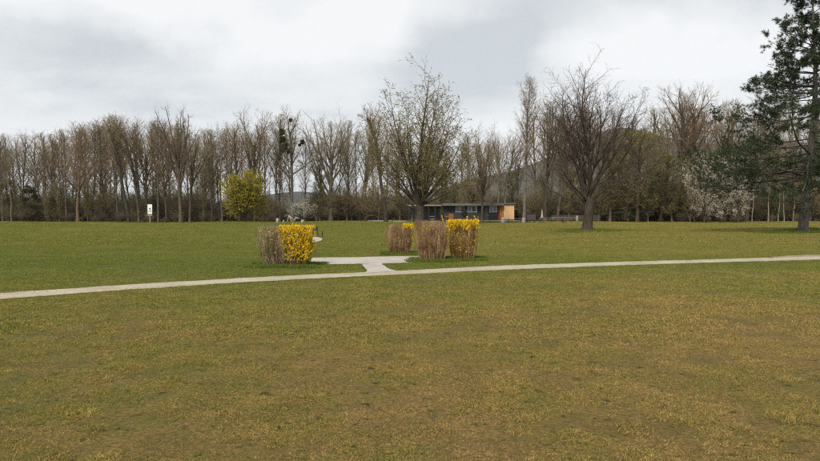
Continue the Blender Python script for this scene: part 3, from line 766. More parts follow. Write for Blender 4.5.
for px, Z, ty, lab in [(768, 108, 150, 'leftmost thin sapling stem under the pine branches'), (778, 109, 156, 'second thin sapling stem under the pine branches'),
                  (784, 106, 165, 'palest thin sapling stem under the pine branches'), (793, 110, 150, 'thin sapling stem closest to the pine trunk'),
                  (752, 109, 152, 'thin sapling stem right of the blossoming trees'), (304, 116, 160, 'thin pole-like tree right of the mistletoe tree'),
                  (271, 116, 150, 'thin pole-like tree right of the yellow bush')]:
    front(px, Z, ty, 'pole', lab, name='sapling', wide=1.5)

# deeper rows of the wood
rs = np.random.RandomState(99)
KINDS = ['slimA', 'slimB', 'slimC', 'slimD', 'slimE', 'slimF', 'slimC', 'slimA']
TOPL = [(0, 137), (40, 130), (90, 122), (115, 115), (150, 118), (200, 127), (235, 122), (270, 122), (300, 122), (350, 118), (380, 112), (420, 130),
        (450, 140), (490, 128), (520, 120), (545, 100), (600, 112), (640, 118), (690, 100), (715, 105), (745, 98), (780, 100), (830, 100)]
SEG = [(-60, 45, 5.6, 'behind the far left evergreen bush'),
       (45, 100, 5.2, 'behind the low forked tree with reddish trunk'),
       (100, 160, 5.2, 'between crooked trunk and notice board'),
       (160, 215, 5.6, 'behind the thick pollarded tree'),
       (215, 265, 5.8, 'behind the yellow-leaved bush'),
       (265, 330, 12, 'behind the mistletoe tree'),
       (330, 400, 11, 'between broad forking and big leafing trees'),
       (400, 470, 12, 'behind the big leafing tree and pavilion'),
       (470, 560, 12, 'behind the cabin and picnic tables'),
       (560, 640, 10, 'behind the big round bare tree'),
       (640, 720, 10, 'behind the ivy-clad trunks'),
       (720, 880, 11, 'behind the pine and blossoming trees')]
ADJ = {'slimA': 'straight brown', 'slimB': 'grey high-forked', 'slimC': 'slender straight', 'slimD': 'low-forked brown', 'slimE': 'green-budded thin', 'slimF': 'wavy grey'}
for a, bb, st, where in SEG:
    x = a
    while x < bb:
        Z = (rs.uniform(113, 152) if x < 262 else rs.uniform(124, 158))
        ty = np.interp(x, [p[0] for p in TOPL], [p[1] for p in TOPL]) + rs.uniform(-3, 16)
        k = KINDS[rs.randint(len(KINDS))]
        lab = '%s bare tree deep %s' % (ADJ[k], where)
        front(x, Z, ty, k, lab, rz=rs.rand() * 6.28, lean=(rs.randn() * .03, rs.randn() * .02),
              wide=rs.uniform(.75, 1.1), group=lab.replace('bare tree', 'bare trees'))
        x += st * rs.uniform(.5, 1.5)

# ------------------------------------------------------------------ undergrowth: stuff on points
twig_under = simple('twig_under', (0.080, 0.064, 0.043), (0.185, 0.15, 0.10), 1.2, 0.9, 0.1, 0)
bud_under = leafmat('bud_under', (0.13, 0.105, 0.05), (0.22, 0.175, 0.085))
def shrub_mesh(name, seed, H, n, bark, bud, nb, bs, tw=.010):
    rs = np.random.RandomState(seed)
    P0 = np.c_[rs.randn(n, 2) * .45, np.full(n, -.05)]
    D0 = np.c_[rs.randn(n, 2) * .38, np.ones(n)]
    L = H * (.55 + .5 * rs.rand(n)); p0, d0 = run(P0, D0, L, 6, .09, .0, rs); r0 = taper(np.full(n, .022), 6, .3)
    c = Parts(); c.add(*tubes(p0, r0, 3))
    P, D, rr, t, LL = spawn(p0, d0, r0, L, 11, .12, 1, 38, 12, rs)
    L = LL * .34 * (1.15 - .6 * t) * (.6 + .8 * rs.rand(len(t))); p1, d1 = run(P, D, L, 3, .1, .03, rs)
    c.add(*tubes(p1, taper(np.full(len(L), tw * 1.15), 3, .5), 3))
    P, D, rr, t, LL = spawn(p1, d1, taper(np.full(len(L), tw), 3, .5), L, 6, .15, 1, 40, 12, rs)
    L = LL * .42 * (.6 + .8 * rs.rand(len(t))) + .08; p2, d2 = run(P, D, L, 2, .1, .03, rs)
    c.add(*tubes(p2, taper(np.full(len(L), tw), 2, .6), 3))
    c.add(*leaves(on_twigs(p2, nb, rs), bs, rs), 1)
    return c.mesh(name, [bark, bud])
SH = [shrub_mesh('shrub_brown', 1, 4.0, 24, twig_under, bud_brown, 900, .08),
      shrub_mesh('shrub_grey', 2, 3.6, 24, twig_under, bud_under, 1500, .085),
      shrub_mesh('shrub_olive', 3, 4.2, 24, twig_under, leaf_olive, 2600, .10),
      shrub_mesh('shrub_dark', 4, 2.4, 26, twig_grey, leaf_holly, 2600, .10),
      shrub_mesh('shrub_fresh', 5, 3.8, 22, twig_grey, leaf_fresh, 3000, .095)]
def scatter(name, meshes, pts, rots, scales, idx, label, cat=None, mats=None):
    "one mesh of points; geometry nodes stands one mesh on each"
    me = bpy.data.meshes.new(name + '_points'); me.vertices.add(len(pts)); me.vertices.foreach_set('co', np.asarray(pts, np.float32).ravel())
    me.attributes.new('rz', 'FLOAT', 'POINT').data.foreach_set('value', np.asarray(rots, np.float32))
    me.attributes.new('sc', 'FLOAT', 'POINT').data.foreach_set('value', np.asarray(scales, np.float32))
    me.attributes.new('ix', 'INT', 'POINT').data.foreach_set('value', np.asarray(idx, np.int32))
    o = bpy.data.objects.new(name, me); COL.objects.link(o); tag(o, label, cat, kind='stuff')
    ng = bpy.data.node_groups.new(name + '_scatter', 'GeometryNodeTree')
    ng.interface.new_socket('Geometry', in_out='INPUT', socket_type='NodeSocketGeometry')
    ng.interface.new_socket('Geometry', in_out='OUTPUT', socket_type='NodeSocketGeometry')
    N = ng.nodes; Lk = ng.links
    gi = N.new('NodeGroupInput'); go = N.new('NodeGroupOutput')
    jn = N.new('GeometryNodeJoinGeometry')
    for k, m in enumerate(meshes):
        src = bpy.data.objects.new(name + '_piece', m)
        oi = N.new('GeometryNodeObjectInfo'); oi.inputs['Object'].default_value = src; oi.inputs['As Instance'].default_value = True
        ip = N.new('GeometryNodeInstanceOnPoints')
        Lk.new(gi.outputs[0], ip.inputs['Points']); Lk.new(oi.outputs['Geometry'], ip.inputs['Instance'])
        ai = N.new('GeometryNodeInputNamedAttribute'); ai.data_type = 'INT'; ai.inputs['Name'].default_value = 'ix'
        cp = N.new('FunctionNodeCompare'); cp.data_type = 'INT'; cp.operation = 'EQUAL'
        Lk.new(ai.outputs[0], cp.inputs[2]); cp.inputs[3].default_value = k
        Lk.new(cp.outputs[0], ip.inputs['Selection'])
        ar = N.new('GeometryNodeInputNamedAttribute'); ar.data_type = 'FLOAT'; ar.inputs['Name'].default_value = 'rz'
        cx = N.new('ShaderNodeCombineXYZ'); Lk.new(ar.outputs[0], cx.inputs['Z'])
        er = N.new('FunctionNodeEulerToRotation'); Lk.new(cx.outputs[0], er.inputs[0])
        Lk.new(er.outputs[0], ip.inputs['Rotation'])
        as_ = N.new('GeometryNodeInputNamedAttribute'); as_.data_type = 'FLOAT'; as_.inputs['Name'].default_value = 'sc'
        Lk.new(as_.outputs[0], ip.inputs['Scale'])
        Lk.new(ip.outputs[0], jn.inputs[0])
    Lk.new(jn.outputs[0], go.inputs[0])
    md = o.modifiers.new('scatter', 'NODES'); md.node_group = ng
    return o
rs = np.random.RandomState(4)
pts = []; sc_ = []; ix = []
for x in np.arange(-100, 100, 1.0):
    for row in range(7):
        xx = x + rs.uniform(-.8, .8); yy = float(edge_y(xx)) + (1.5 if row == 0 else 4.5 + row * 4.0) + rs.uniform(-1.6, 2.2)
        pxx = 410 + xx / yy * F_PX
        if pxx < -60 or pxx > 880: continue
        if 395 < pxx < 520 and row == 0: continue
        pr = .80
        if rs.rand() > pr: continue
        s = rs.uniform(.40, 1.35) * (1.0 if row < 3 else 1.3)
        if row == 0: s *= .42
        if 200 < pxx < 320: s *= .8
        if pxx > 590 and pxx < 730: s *= 1.35
        if rs.rand() < .3: s *= .6
        k = rs.choice(5, p=[.24, .32, .22, .08, .14] if pxx < 590 else [.18, .22, .34, .08, .18])
        pts.append((xx, yy, ghf(xx, yy))); sc_.append(s); ix.append(k)
scatter('undergrowth', SH, pts, rs.rand(len(pts)) * 6.28, sc_, ix, 'tangled bare brushwood and low shrubs filling the foot of the wood', 'undergrowth')

# ------------------------------------------------------------------ hero tree 1: the big round bare tree on the lawn
hx, hy = gp(587, 232.2)
H1 = up(57, hy)
def limb_tree(name, seed, bole, r_bole, limbs, upw, w1, n2, L2, n3, L3, n4, bark, twig, bud, nb, bs, a2=42, twr=.0085, taper_len=.8, up2=.05, tmin2=.14, K=14, t2=.99, Htop=14.0, wide=1.0):
    rs = np.random.RandomState(seed)
    p0, d0 = run(np.array([[0, 0, -.2]]), np.array([[.02, 0, 1.]]), np.array([bole]), 6, .03, .0, rs)
    r0 = np.array([[1.6, 1.15, 1.02, .96, .95, 1.0, .86]]) * r_bole
    wood, crown = Parts(), Parts(); wood.add(*tubes(p0, r0, 12))
    P = []; D = []; L = []; RR = []
    for az, an, ln, h0, r in limbs:
        az, an = R(az), R(an)
        P.append((math.cos(az) * .10, math.sin(az) * .10, h0)); D.append((math.cos(az) * math.sin(an), math.sin(az) * math.sin(an), math.cos(an)))
        L.append(ln); RR.append(r)
    P, D, L, RR = map(np.array, (P, D, L, RR))
    p1, d1 = run(P, D, L, K, w1, upw, rs); ra1 = taper(RR, K, .08, .85); wood.add(*tubes(p1, ra1, 7))
    P, D, rr, t, LL = spawn(p1, d1, ra1, L, n2, tmin2, t2, a2, 10, rs)
    L = LL * L2 * (1.12 - taper_len * t) * (.6 + .8 * rs.rand(len(t))) + .25
    ra = np.minimum(rr * .6, .008 + L * .013) + .004
    p2, d2 = run(P, D, L, 7, .09, up2, rs); ra2 = taper(ra, 7, .3); crown.add(*tubes(p2, ra2, 4))
    P, D, rr, t, LL = spawn(p2, d2, ra2, L, n3, .12, 1.0, 46, 12, rs)
    L = LL * L3 * (1.1 - .5 * t) * (.6 + .8 * rs.rand(len(t))) + .10
    p3, d3 = run(P, D, L, 4, .10, .05, rs); ra3 = taper(np.full(len(L), twr), 4, .55); crown.add(*tubes(p3, ra3, 3))
    P, D, rr, t, LL = spawn(p3, d3, ra3, L, n4, .2, 1.0, 42, 12, rs)
    L = LL * .4 * (.6 + .8 * rs.rand(len(t))) + .06
    p4, d4 = run(P, D, L, 2, .1, .05, rs); crown.add(*tubes(p4, taper(np.full(len(L), twr * .65), 2, .6), 3))
    crown.add(*leaves(on_twigs(p4, nb, rs), bs, rs), 1)
    zt = np.sort(np.concatenate(crown.V)[:, 2]); k = Htop / float(zt[int(len(zt) * .9995)])
    for P_ in (wood, crown):
        for V_ in P_.V: V_ *= np.array([wide, wide, k])
    return wood.mesh(name + '_trunk', [bark]), crown.mesh(name + '_crown', [twig, bud])
bare_limbs = [(30, 3, 12.0, 2.3, .19), (180, 14, 10.8, 2.7, .14), (0, 16, 10.6, 2.7, .14), (190, 25, 9.3, 3.0, .12), (-8, 27, 9.1, 3.0, .12), (178, 42, 8.6, 2.3, .13), (4, 45, 8.3, 2.2, .13),
              (200, 26, 9.3, 3.3, .12), (-12, 28, 8.9, 3.4, .12), (90, 24, 9.2, 3.2, .12), (268, 26, 9.2, 3.2, .12),
              (170, 33, 7.3, 4.6, .09), (15, 34, 7.1, 4.7, .09), (60, 33, 7.2, 4.8, .09), (240, 33, 7.2, 4.5, .09), (130, 31, 7.4, 4.9, .09), (310, 31, 7.4, 4.6, .09),
              (185, 30, 5.4, 6.6, .07), (0, 31, 5.3, 6.9, .07), (100, 27, 5.4, 7.0, .07), (280, 27, 5.4, 6.8, .07),
              (182, 62, 7.0, 2.1, .085), (-4, 64, 6.4, 2.0, .08), (130, 50, 6.6, 2.5, .09), (310, 50, 6.6, 2.5, .09), (50, 50, 6.4, 2.6, .09), (230, 50, 6.4, 2.6, .09)]
a, c = limb_tree('round_tree', 83, 3.0, .40, [(q[0], q[1], q[2], q[3], q[4] * 1.1) for q in bare_limbs], .010, .058, 17, .26, 7, .38, 2, bark_dark, twig_dark, bud_brown, 5000, .035, twr=.0095, tmin2=.26, taper_len=.55, Htop=H1, wide=.98)
o = empty('bare_tree', (hx, hy, ghf(hx, hy)), 0, 'big round-crowned bare tree standing alone on the right lawn', 'tree')
link(bpy.data.objects.new('trunk', a), o); link(bpy.data.objects.new('crown', c), o)

# hero tree 2: the big leafing tree in the middle
lx, ly = at(420, 80)
leaf_limbs = [(170, 1, 18.8, 2.2, .24), (0, 5, 18.0, 2.4, .22), (185, 9, 15.6, 2.2, .18), (10, 12, 14.4, 2.3, .17), (178, 17, 13.6, 2.0, .16), (-6, 21, 12.8, 2.0, .15), (190, 27, 12.2, 1.9, .14),
              (5, 32, 11.2, 1.9, .13), (176, 37, 10.4, 1.7, .12), (-8, 44, 9.2, 1.8, .11), (183, 50, 8.8, 1.7, .11), (2, 60, 7.0, 1.6, .10), (186, 64, 6.6, 1.6, .10), (90, 8, 15.5, 2.2, .16), (270, 10, 15, 2.2, .16),
              (80, 24, 12.4, 2, .14), (255, 24, 12.4, 2, .14), (130, 33, 11, 2, .13), (310, 33, 11, 2, .13), (45, 18, 13, 2, .14), (225, 18, 13, 2, .14), (100, 46, 9, 1.8, .11), (280, 46, 9, 1.8, .11),
              (20, 40, 10, 2.0, .11), (160, 42, 9.6, 2.0, .11), (200, 12, 14.6, 2.6, .14), (-15, 14, 14.0, 2.6, .14)]
leaf_limbs = [(q[0], q[1], q[2], q[3] + .6 + (.6 if q[1] > 20 else 0) * ((q[0] * 7) % 3) / 2, q[4]) for q in leaf_limbs]
a, c = limb_tree('leafing_tree', 43, 3.7, .46, [(q[0], q[1], q[2], q[3], q[4] * 1.2) for q in leaf_limbs], .022, .040, 19, .185, 6, .42, 3, bark_dark, twig_grey, leaf_olive, 42000, .125, a2=40, twr=.011, up2=.05, taper_len=.30, tmin2=.22, Htop=up(60, 80), wide=.99)
o = empty('leafing_tree', (lx, ly, ghf(lx, ly)), 0, 'tallest leafing tree with olive young leaves in the middle, left of the cabin', 'tree')
o.scale = (1.18, 1.18, 1)
link(bpy.data.objects.new('trunk', a), o); link(bpy.data.objects.new('crown', c), o)

# hero tree 3: the pine
def pine(x, y):
    rs = np.random.RandomState(3)
    H = up(-14, y)
    tz = np.array([-.3, 0.3, 1.5, 3.5, 6, 8.5, 11, 13.5, 16, H - .3])
    def cx(z): return np.interp(z, [0, 3, 7, 12, H], [0, .25, .62, .72, .42])
    P = np.stack([cx(tz), .12 * np.sin(tz * .4), tz], 1)[None]
    rr = np.array([[.52, .38, .33, .30, .26, .22, .18, .14, .09, .02]])
    wood, crown = Parts(), Parts(); wood.add(*tubes(P, rr, 12))
    n = 122
    z = np.sort(3.3 + (H - 3.7) * rs.rand(n) ** .92); z[:16] = np.linspace(3.5, 6.2, 16); z[16:46] = np.linspace(4.2, 9.8, 30)
    az = rs.rand(n) * 6.28 + np.arange(n) * 2.4
    prof = np.interp(z / H, [.12, .18, .27, .42, .58, .7, .8, .92, 1.0], [.85, 1.06, 1.10, .86, .62, .52, .40, .25, .10])
    L = 6.9 * prof * (.55 + .6 * rs.rand(n))
    el = np.interp(z / H, [.12, .35, .6, .85, 1], [-.10, .0, .10, .28, .9]) + rs.randn(n) * .10
    # the longest boughs reach towards the meadow on the left
    L *= 1 + .16 * np.maximum(np.cos(az - np.pi), -0.4)
    D = np.stack([np.cos(az), np.sin(az), el], 1)
    P0 = np.stack([cx(z), .12 * np.sin(z * .4), z], 1)
    p1, d1 = run(P0, D, L, 8, .07, .0, rs, .07); ra1 = taper(.018 + L * .0095, 8, .25); wood.add(*tubes(p1, ra1, 5))
    P, Dd, r_, t, LL = spawn(p1, d1, ra1, L, 11, .32, 1.0, 48, 12, rs, flat=.55)
    L2 = LL * .25 * (1.15 - .6 * t) * (.5 + .9 * rs.rand(len(t))) + .25
    cln = np.sin(np.repeat(np.arange(n), 11) * 1.7 + t * 9.0)
    keep = rs.rand(len(t)) < (np.interp(P[:, 2], [8, 11, 14, 17], [.90, .60, .44, .36]) + .34 * cln)
    P, Dd, L2 = P[keep], Dd[keep], L2[keep]
    p2, d2 = run(P, Dd, L2, 4, .10, .05, rs); ra2 = taper(np.full(len(L2), .012), 4, .5); wood.add(*tubes(p2, ra2, 3))
    P, Dd, r_, t, LL = spawn(p2, d2, ra2, L2, 7, .35, 1.0, 42, 14, rs, flat=.3)
    L3 = LL * .30 + .12
    p3, d3 = run(P, Dd, L3, 2, .12, .10, rs); wood.add(*tubes(p3, taper(np.full(len(L3), .007), 2, .6), 3))
    # needle tufts at the shoot tips: thin blades fanned round each shoot
    tips = np.concatenate([p3[:, -1], p3[:, 1], p2[:, -1]]); td = np.concatenate([d3[:, -1], d3[:, 1], d2[:, -1]])
    k = 14
    C = np.repeat(tips, k, 0); Dn = unit(np.repeat(td, k, 0) * .7 + rs.randn(len(C), 3) * .75)
    ln = .16 + rs.rand(len(C), 1) * .10
    S = unit(np.cross(Dn, rs.randn(len(C), 3))) * .016
    V = np.stack([C - S, C + S, C + Dn * ln + S * .3, C + Dn * ln - S * .3], 1).reshape(-1, 3)
    crown.add(V, np.arange(len(V)).reshape(-1, 4))
    a, c = wood.mesh('pine_trunk', [bark_pine]), crown.mesh('pine_needles', [needle])
    o = empty('pine_tree', (x, y, ghf(x, y)), 0, 'tall dark green pine with open ragged boughs at the right edge', 'tree')
    link(bpy.data.objects.new('trunk', a), o); link(bpy.data.objects.new('crown', c), o)
bark_pine = simple('bark_pine', (0.055, 0.047, 0.040), (0.15, 0.128, 0.11), 7, 0.95, 0.1, 0.8, (1, 1, .3))
pine(*gp(803, 232.8))

# ------------------------------------------------------------------ hedges (clipped forsythia)
def hedge(px0, px1, base_y, top_y, depth, label, stem_m, seed, flowers, nst=520, flare=.16, slant=0.0, leftgrey=False):
    xa, yb = gp(px0, base_y); xb, _ = gp(px1, base_y)
    H = EYE + (HORIZON - top_y) / F_PX * (yb + .15); W = xb - xa; cxx = (xa + xb) / 2; cyy = yb + depth / 2
    rs = np.random.RandomState(seed)
    o = empty('forsythia_hedge', (cxx, cyy, 0), 0, label, 'hedge', 'clipped forsythia hedges beside the paved area')
    n = nst
    fx = rs.rand(n) * 2 - 1; fy = rs.rand(n) * 2 - 1
    k = 1 - flare
    P0 = np.c_[fx * W / 2 * k * .86, fy * depth / 2 * k * .86, np.full(n, -.02)]
    T = np.c_[(fx + rs.randn(n) * .12).clip(-1, 1) * W / 2, (fy + rs.randn(n) * .12).clip(-1, 1) * depth / 2, H * (1 + slant * fx) * (1 - .16 * rs.rand(n) ** 2 + .015 * rs.randn(n))]
    short = rs.rand(n) < .25; T[short, 2] *= rs.uniform(.45, .9, short.sum())
    K = 6; t = np.linspace(0, 1, K + 1)[None, :, None]
    pts = P0[:, None] * (1 - t) + T[:, None] * t
    bow = np.c_[fx * W * .05, fy * depth * .05, np.zeros(n)][:, None] * np.sin(np.pi * t)
    pts = pts + bow + np.cumsum(rs.randn(n, K + 1, 3) * np.array([.019, .019, .006]), 1) * t
    dr = np.zeros_like(pts); dr[:, :-1] = np.diff(pts, axis=1); dr[:, -1] = dr[:, -2]; dr = unit(dr)
    rad = taper(.003 + .0055 * rs.rand(n) ** 1.5, K, .5)
    A = Parts(); V, Fq = tubes(pts, rad, 4)
    grey = (np.repeat(fx, 0) if False else None)
    A.add(V, Fq); st = bpy.data.objects.new('stems', A.mesh('hedge_stems', [stem_m])); link(st, o); tag(st, kind='stuff')
    # side shoots
    L = np.full(n, H)
    P, D, rr, tt, LL = spawn(pts, dr, rad, L, 9, .15, 1.0, 44, 18, rs)
    Ls = .07 + .20 * rs.rand(len(P)); D[:, 2] += .2
    p2, d2 = run(P, D, Ls, 3, .12, .08, rs)
    over = (p2[:, -1, 2] > H * 1.03 * (1 + slant * p2[:, -1, 0] / (W / 2))) | (np.abs(p2[:, -1, 0]) > W / 2 * (1.03 - flare * (1 - p2[:, -1, 2] / H)) + .03) | (np.abs(p2[:, -1, 1]) > depth / 2 + .05)
    wild = rs.rand(len(P)) < .05
    p2 = p2[~over | wild]
    B = Parts(); B.add(*tubes(p2, taper(np.full(len(p2), .0026), 3, .6), 3))
    # a few dry leaves and buds
    B.add(*leaves(on_twigs(p2, 500, rs), .018, rs), 0)
    tw = bpy.data.objects.new('twigs', B.mesh('hedge_twigs', [stem_m])); link(tw, o); tag(tw, kind='stuff')
    C = on_twigs(p2, 56000, rs, .1)
    u = C[:, 0] / (W / 2); v = C[:, 1] / (depth / 2); w = C[:, 2] / H
    pr = flowers(u, v, w, rs)
    C = C[rs.rand(len(C)) < pr]
    if len(C):
        Fp = Parts(); nn = len(C)
        # four narrow petals on each flower: two crossed strips
        ax = unit(rs.randn(nn, 3) + np.c_[u * 0, v * 0, w * 0][:nn] * 0); b1 = unit(np.cross(ax, rs.randn(nn, 3))); b2 = np.cross(ax, b1)
        s = (.021 + .012 * rs.rand(nn, 1))
        for p_, q_ in ((b1, b2), (b2, b1)):
            V = np.stack([C - p_ * s - ax * s * .3, C - q_ * s * .35, C + p_ * s - ax * s * .3, C + q_ * s * .35], 1).reshape(-1, 3)
            Fp.add(V, np.arange(len(V)).reshape(-1, 4))
        fl = bpy.data.objects.new('flowers', Fp.mesh('hedge_flowers', [petal_yel])); link(fl, o); tag(fl, kind='stuff')
    # lush grass round the foot
    return o, (cxx, cyy, W, depth)
def surf(u, v, w): return np.clip(np.maximum(np.maximum(np.abs(u), -v), (w - .5) * 1.5), 0, 1)
def fl_left(u, v, w, rs):
    p = smooth(-.22, .0, u + (w - .9) * .25) * (0.50 + .9 * smooth(.15, .85, w)) * (0.5 + .7 * smooth(.0, .9, u))
    p = p + smooth(.55, .9, w) * smooth(-.25, -.1, u) * .3
    c = np.sin(u * 9 + w * 7) * np.sin(w * 11 - u * 4 + v * 6)
    return p * (.85 + .5 * c) * (.45 + .55 * smooth(.0, .8, np.maximum(-v, np.maximum(u, w - .1)))) + .01
def fl_none(u, v, w, rs): return smooth(.8, 1.05, u) * smooth(.3, .8, w) * .10 + .004
def fl_top(u, v, w, rs):
    p = smooth(.78, .88, w + .05 * np.sin(u * 8)) * 1.3
    p = p + smooth(.86, 1.0, np.abs(u)) * smooth(.25, .75, w) * .40
    return p + .022
def fl_corner(u, v, w, rs):
    return smooth(.84, .93, w) * smooth(.15, .4, u) * .9 + smooth(.8, 1.0, u) * smooth(.1, .5, w) * .14 + .004
HB = []
HB.append(hedge(257, 309.5, 267.0, 226.0, 1.05, 'forsythia hedge flowering bright yellow on its right half, left of the paved area', stem_grey, 61, fl_left, 400, .10)[1])
HB.append(hedge(416, 448.5, 261.6, 220.6, 1.0, 'reddish brown leafless clipped hedge without flowers, in the middle of three', stem_red, 62, fl_none, 340, .15)[1])
HB.append(hedge(449, 479.5, 260.4, 220.2, 0.95, 'clipped hedge with a yellow flowering rim on top, rightmost of three', stem_tan, 63, fl_top, 330, .19)[1])
HB.append(hedge(387.5, 413, 254.2, 224.4, 0.95, 'brown clipped hedge behind the paving with a small yellow top corner', stem_red, 64, fl_corner, 300, .14)[1])

# ------------------------------------------------------------------ grass blades
def blade_mesh(name, seed, n, rad, h, w, m, lay=.55):
    rs = np.random.RandomState(seed)
    r = rad * np.sqrt(rs.rand(n)) ; a = rs.rand(n) * 6.28
    P = np.c_[r * np.cos(a), r * np.sin(a), np.full(n, -.003)]
    D = unit(np.c_[rs.randn(n, 2) * lay, np.full(n, 1.0)]); hh = h * (.45 + .8 * rs.rand(n, 1))
    S = unit(np.cross(D, rs.randn(n, 3))) * w * (.6 + .8 * rs.rand(n, 1))
    bend = np.c_[D[:, :2] * .6, np.full(n, -.25)]
    M_ = P + D * hh * .6; T = M_ + unit(D + bend) * hh * .5
    V = np.stack([P - S, P + S, M_ + S * .8, M_ - S * .8, T], 1).reshape(-1, 3)
    i = np.arange(n) * 5
    return np_mesh(name, V, [np.stack([i, i + 1, i + 2, i + 3], 1), np.stack([i + 3, i + 2, i + 4], 1)], [m])
BL = [blade_mesh('blades_a', 1, 800, .26, .020, .0016, blade_mat, 1.0), blade_mesh('blades_b', 2, 800, .26, .017, .0018, blade_mat, 1.2),
      blade_mesh('blades_c', 3, 380, .12, .030, .0018, blade_mat, .9),
      blade_mesh('blades_d', 4, 620, .45, .024, .0034, blade_mat, .9), blade_mesh('blades_e', 5, 420, .9, .040, .0075, blade_mat, .9),
      blade_mesh('blades_f', 6, 420, 1.5, .060, .016, blade_mat, .9)]
rs = np.random.RandomState(12)
pts = []; scs = []; ixs = []
def ring(z0, z1, dens, kinds, s0, s1):
    A = (z1 ** 2 - z0 ** 2) * .74
    n = int(A * dens)
    z = np.sqrt(z0 ** 2 + (z1 ** 2 - z0 ** 2) * rs.rand(n)); x = (rs.rand(n) * 2 - 1) * z * .74
    m = .12
    ok = ~in_band(x, z, PATH_B, PATH_T, m)
    ok &= ~(in_band(x, z, PL_F, PL_B, .1) & (x > PL_F[0][0]) & (x < PL_F[-1][0]))
    lk = [gp(362, 264.6), gp(366, 273.5)]
    ok &= ~((z > gp(370, 272)[1]) & (z < gp(370, 263.5)[1]) & (410 + x / z * 600 > 362) & (410 + x / z * 600 < 381 + (264 - (213 + 960 / z)) * -1.75))
    bx = 410 + x / z * 600; by = 213 + 960 / z
    ok &= ~((bx > 772) & (by < 258.3) & (by > 254.6 + rs.rand(n) * 1.2) & (rs.rand(n) < .85))
    ok &= ~((by > 236.5) & (by < 243.4) & (bx > 296) & (bx < 322))
    x, z = x[ok], z[ok]
    for i in range(len(x)):
        pts.append((x[i], z[i], 0)); scs.append(rs.uniform(s0, s1)); ixs.append(kinds[rs.randint(len(kinds))])
ring(2.6, 7.5, 15, [0, 1, 0, 1, 2], .75, 1.25)
ring(7.5, 13, 9, [0, 1, 2, 3, 3], .8, 1.35)
ring(13, 30, 4.6, [3], .8, 1.3)
ring(30, 62, 1.5, [4], .8, 1.2)
ring(62, 122, .42, [5], .8, 1.2)
# tufts creeping over the edges of path and paving
for E_, n_ in ((PATH_T, 900), (PATH_B, 1300), (PL_F, 260), (PL_B, 200)):
    E_ = np.array(E_); tt = rs.rand(n_) ** 1.0; k_ = np.linspace(0, 1, len(E_))
    ex = np.interp(tt, k_, E_[:, 0]) if False else rs.uniform(max(E_[0, 0], -14), min(E_[-1, 0], 18), n_)
    ey = np.interp(ex, E_[:, 0], E_[:, 1]) + rs.randn(n_) * .035
    for q in range(n_):
        bxq = 410 + ex[q] / ey[q] * 600
        if (E_[0, 0] == PL_F[0][0] or abs(ey[q] - np.interp(ex[q], [p[0] for p in PATH_T], [p[1] for p in PATH_T])) < .25) and 362 < bxq < 394: continue
        pts.append((ex[q], ey[q], 0.004)); scs.append(rs.uniform(.35, .8)); ixs.append(2)
P = np.array(pts); P[:, 2] = gh(P[:, 0], P[:, 1])
scatter('grass', BL, P, rs.rand(len(P)) * 6.28, scs, ixs, 'short patchy meadow grass, part green and part straw brown, on the ground', 'grass')
# lush greener tufts round hedges, along kerbs and round the lone trees
LB = [blade_mesh('lush_a', 7, 130, .13, .085, .0042, lush_mat, .45), blade_mesh('lush_b', 8, 110, .16, .06, .0045, lush_mat, .6)]
lp = []
for (cx, cy, W, dp) in HB:
    for i in range(int(230 * W)):
        u = rs.uniform(-.62, .62); v = rs.choice([-1, 1]) * rs.uniform(.35, .62) if rs.rand() < .75 else rs.uniform(-.5, .5)
        lp.append((cx + u * W * 1.15, cy + v * dp * 1.15 - .12 * abs(rs.randn()), 0, rs.uniform(.5, 1.25)))
for (cx, cy, r0, n) in [(hx, hy, 1.5, 150), (*gp(803, 232.8), 2.3, 330)]:
    for i in range(n):
        a = rs.rand() * 6.28; r = .4 + r0 * rs.rand() ** .6
        x = cx + r * 1.6 * math.cos(a); y = cy + r * math.sin(a); lp.append((x, y, ghf(x, y), rs.uniform(1.0, 2.0)))
lp = np.array(lp)
scatter('lush_grass', LB, lp[:, :3], rs.rand(len(lp)) * 6.28, lp[:, 3], rs.randint(0, 2, len(lp)), 'greener longer grass round the hedge feet and lone tree trunks', 'grass')

# ------------------------------------------------------------------ man-made things
m_dark  = simple('dark_cladding', (0.032, 0.031, 0.030), (0.062, 0.060, 0.057), 3, 0.9, 0.1, 0.2)
m_roof  = simple('roof_felt', (0.085, 0.088, 0.09), (0.15, 0.152, 0.155), 2, 0.8, 0.3, 0.1)
m_pine  = simple('larch_cladding', (0.66, 0.40, 0.19), (0.80, 0.52, 0.27), 4, 0.7, 0.2, 0.2, (1, 1, .15), .2)
m_oran  = simple('stained_timber', (0.42, 0.16, 0.05), (0.58, 0.25, 0.09), 4, 0.7, 0.2, 0.2, (1, 1, .2))
m_redb  = simple('red_brown_board', (0.16, 0.05, 0.035), (0.26, 0.09, 0.06), 4, 0.7, 0.2, 0.2)
m_white = simple('white_frame', (0.62, 0.63, 0.64), (0.78, 0.78, 0.78), 3, 0.5, 0.3, 0)
m_greyw = simple('weathered_timber', (0.17, 0.165, 0.15), (0.34, 0.325, 0.295), 5, 0.9, 0.15, 0.4, (.3, 1, 1))
m_pale  = simple('bleached_timber', (0.27, 0.24, 0.19), (0.44, 0.40, 0.33), 5, 0.9, 0.15, 0.3)
m_conc  = simple('concrete', (0.19, 0.185, 0.17), (0.34, 0.33, 0.31), 3, 0.9, 0.2, 0.3)
m_plum  = simple('plum_cover', (0.050, 0.038, 0.050), (0.085, 0.065, 0.08), 3, 0.6, 0.3, 0.1)
m_metal = simple('dark_metal', (0.03, 0.032, 0.03), (0.06, 0.062, 0.06), 8, 0.5, 0.5, 0.1)
